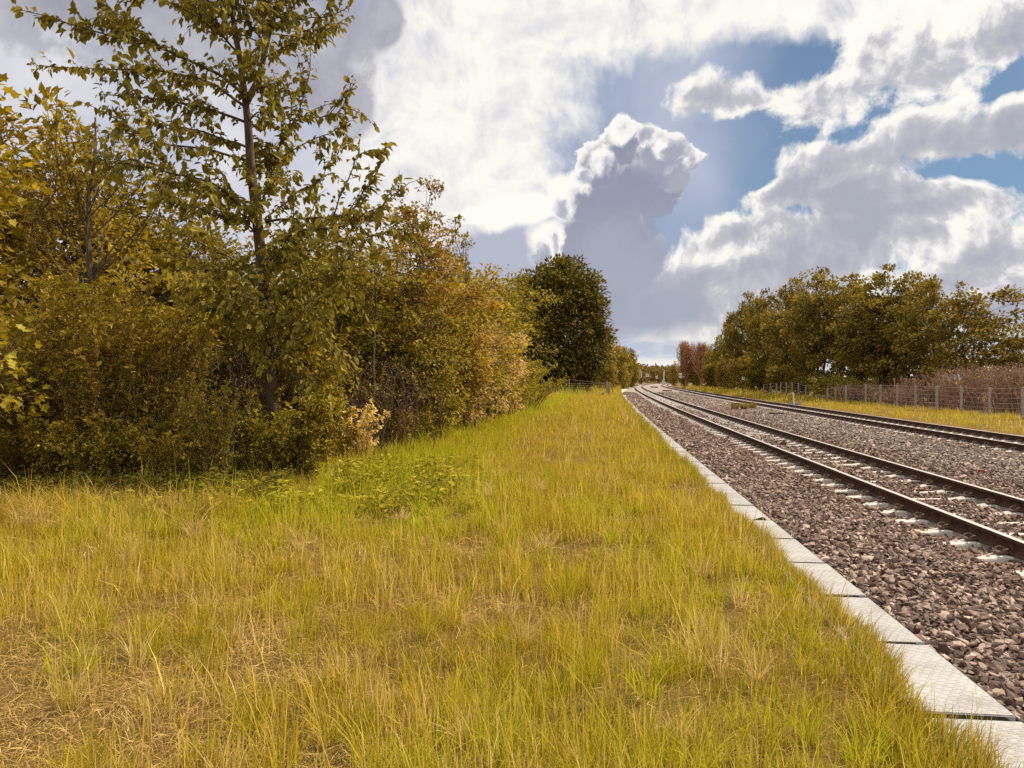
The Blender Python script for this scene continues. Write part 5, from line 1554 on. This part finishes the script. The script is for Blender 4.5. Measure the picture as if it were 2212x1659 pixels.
# left fence with its wooden straining post
lf = [(xat(1230, 69.5), 69.5), (xat(1252, 92), 92.0)]
def left_fence():
    X, Y = xat(1229.5, 69.3), 69.3; z = zg(X, Y)
    o = empty('wire_fence', (X, Y, z), 0, 'wire fence in front of the dark round tree, at the end of the grass', 'fence')
    P = [np.array([xat(1155, 71) - X, 1.7, 0]), np.array([0, 0, 0.0]), np.array([xat(1313, 68.7) - X, -.6, 0])]
    for p, h, w in ((P[0], 1.2, .06), (P[1], 1.66, .075)):
        mb = MB(); tube(mb, [p + [0, 0, -.1], p + [0, 0, h * .5], p + [0, 0, h]], w / 2, 8); link('post', mb.mesh('post', M['wire']), o)
    p = np.array([xat(1252.5, 78) - X, 78 - Y, 0]); mb = MB(); tube(mb, [p + [0, 0, -.2], p + [0, 0, 1.25]], .035, 8); link('post', mb.mesh('post', M['wire']), o)
    wb = MB()
    for f in (.22, .42, .62, .82, 1.02, 1.22, 1.58):
        for a, b in ((P[0], P[1]), (P[1], P[2])):
            k = min(f, 1.25); fb = f if b is P[1] else k; fa = f if a is P[1] else k
            tube(wb, [a + [0, 0, fa], (a + b) / 2 + [0, 0, (fa + fb) / 2 - .02], b + [0, 0, fb]], .007, 5)
    for s in np.arange(.15, 4.9, .3):
        t = s / 5; a = P[0] + (P[1] - P[0]) * t; tube(wb, [a + [0, 0, .2], a + [0, 0, .85]], .0035, 4)
    link('wires', wb.mesh('wires', M['wire']), o)
    X, Y = xat(1313.5, 68.7), 68.7; z = zg(X, Y)
    g = empty('wooden_gatepost', (X, Y, z), 0, 'stout weathered twin wooden gatepost with a slanting brace', 'post')
    for dx, h, w in ((-.09, 1.38, .17), (.1, 1.30, .15)):
        mb = MB(); box(mb, (dx, 0, h / 2 - .1), (w, .2, h + .2), Matrix.Rotation(.02 * (1 if dx > 0 else -1), 3, 'Y'), 0, .018); link('timber', mb.mesh('timber', M['old_wood']), g)
    mb = MB(); beam(mb, (-.16, 0, .52), (-.98, -.02, .0), .09, .10, 0, .01); link('brace', mb.mesh('brace', M['old_wood']), g)
left_fence()

# signs and the level crossing
def arrow_sign(px, Y, h, ydir, label, sgn, zsc=1.0):
    X = xat(px, Y); z = zg(X, Y)
    o = empty('arrow_sign', (X, Y, z), 0, label, 'sign')
    mb = MB(); tube(mb, [(0, 0, -.3), (0, 0, h)], .055, 8); link('pole', mb.mesh('pole', M['dark_metal']), o)
    zz = ydir
    # arrow cut from plate: shaft and barbed head
    pts = [(0.0, .045), (.62, .045), (.55, .26), (.80, .26), (1.22, 0), (.80, -.26), (.55, -.26), (.62, -.045), (0, -.045)]
    V = [(sgn * a, e, zz + b) for e in (-.09, -.07) for a, b in pts]
    bm = bmesh.new(); vs = [bm.verts.new(v) for v in V]; n = len(pts)
    def tri(q): bm.faces.new([vs[i] for i in q])
    for off in (0, n):
        for q in ((0, 1, 7, 8), (1, 2, 3), (1, 3, 4), (1, 4, 7), (4, 5, 7), (5, 6, 7)): tri([off + i for i in q])
    for i in range(n): tri([i, (i + 1) % n, n + (i + 1) % n, n + i])
    bmesh.ops.recalc_face_normals(bm, faces=bm.faces)
    mb = MB(); add_bm(mb, bm); link('arrow', mb.mesh('arrow', M['sign']), o)
    mb = MB(); box(mb, (sgn * .85, -.08, zz + .5), (.62, .02, .36), Matrix.Rotation(.12 * sgn, 3, 'Y'), 0, .006); link('plate', mb.mesh('plate', M['sign']), o)
    mb = MB(); beam(mb, (0, -.05, zz + .02), (sgn * .9, -.05, zz + .02), .03, .04); link('bracket', mb.mesh('bracket', M['dark_metal']), o)
arrow_sign(1345.5, 188, 3.75, 3.05, 'far arrow sign on a dark pole pointing right to the line', 1)
arrow_sign(1479, 139, 2.55, 2.2, 'arrow sign on a dark pole right of the line pointing left', -1)
arrow_sign(1424, 246, 2.0, 2.0, 'smallest arrow sign beside the level crossing', -1)
def square_sign(px, Y, h, w, label):
    X = xat(px, Y); z = zg(X, Y)
    o = empty('square_sign', (X, Y, z), 0, label, 'sign')
    mb = MB(); tube(mb, [(0, 0, -.3), (0, 0, h)], .03, 8); link('pole', mb.mesh('pole', M['dark_metal']), o)
    mb = MB(); box(mb, (0, -.045, h), (w, .02, w), None, 0, .006); p = link('plate', mb.mesh('plate', M['sign']), o)
    mb = MB(); box(mb, (0, -.060, h + w * .06), (w * .42, .008, w * .34), None, 0, .003); link('mark', mb.mesh('mark', M['black']), p)
square_sign(1605, 77, 1.85, .28, 'small square white sign with a dark mark on a thin post beside the hedge')
square_sign(1398, 252, 3.0, 1.0, 'pale square sign by the road at the level crossing')
def barriers(px, Y, pxs, tops, label, cab):
    X = xat(px, Y); z = -.25
    o = empty('crossing_barrier', (X, Y, z), 0, label, 'barrier')
    mb = MB(); box(mb, (0, 0, cab[1] / 2), (cab[0], .8, cab[1]), None, 0, .05)
    box(mb, (0, 0, cab[1] + .06), (cab[0] * 1.1, .9, .12), None, 0, .04)
    link('cabinet', mb.mesh('cabinet', M['dark_metal'] if cab[2] else M['concrete']), o)
    for a, t in zip(pxs, tops):
        x = xat(a, Y) - X; h = hgt(t, Y, z)
        mb = MB(); beam(mb, (x, .1, cab[1] * .7), (x + .12, .1, h), .18, .10, 0, .01); link('barrier_arm', mb.mesh('barrier_arm', M['white_paint']), o)
        mb = MB(); box(mb, (x, .1, cab[1] * .6), (.34, .34, .5), None, 0, .04); link('hinge', mb.mesh('hinge', M['dark_metal']), o)
barriers(1384, 250, (1382.6, 1385.6), (799, 802), 'raised white barrier arms over a dark cabinet left of the crossing', (1.0, 2.0, True))
barriers(1434, 255, (1432.6, 1434.6), (803, 799), 'raised white barrier arms on a pale stand right of the crossing', (1.2, .7, False))
road = MB(); road.add([(20, 262, -.3), (110, 266, -.3), (110, 274, -.3), (20, 270, -.3)], [[0, 1, 2, 3]])
ro = link('road', road.mesh('road', M['concrete'])); tag(ro, kind='structure')
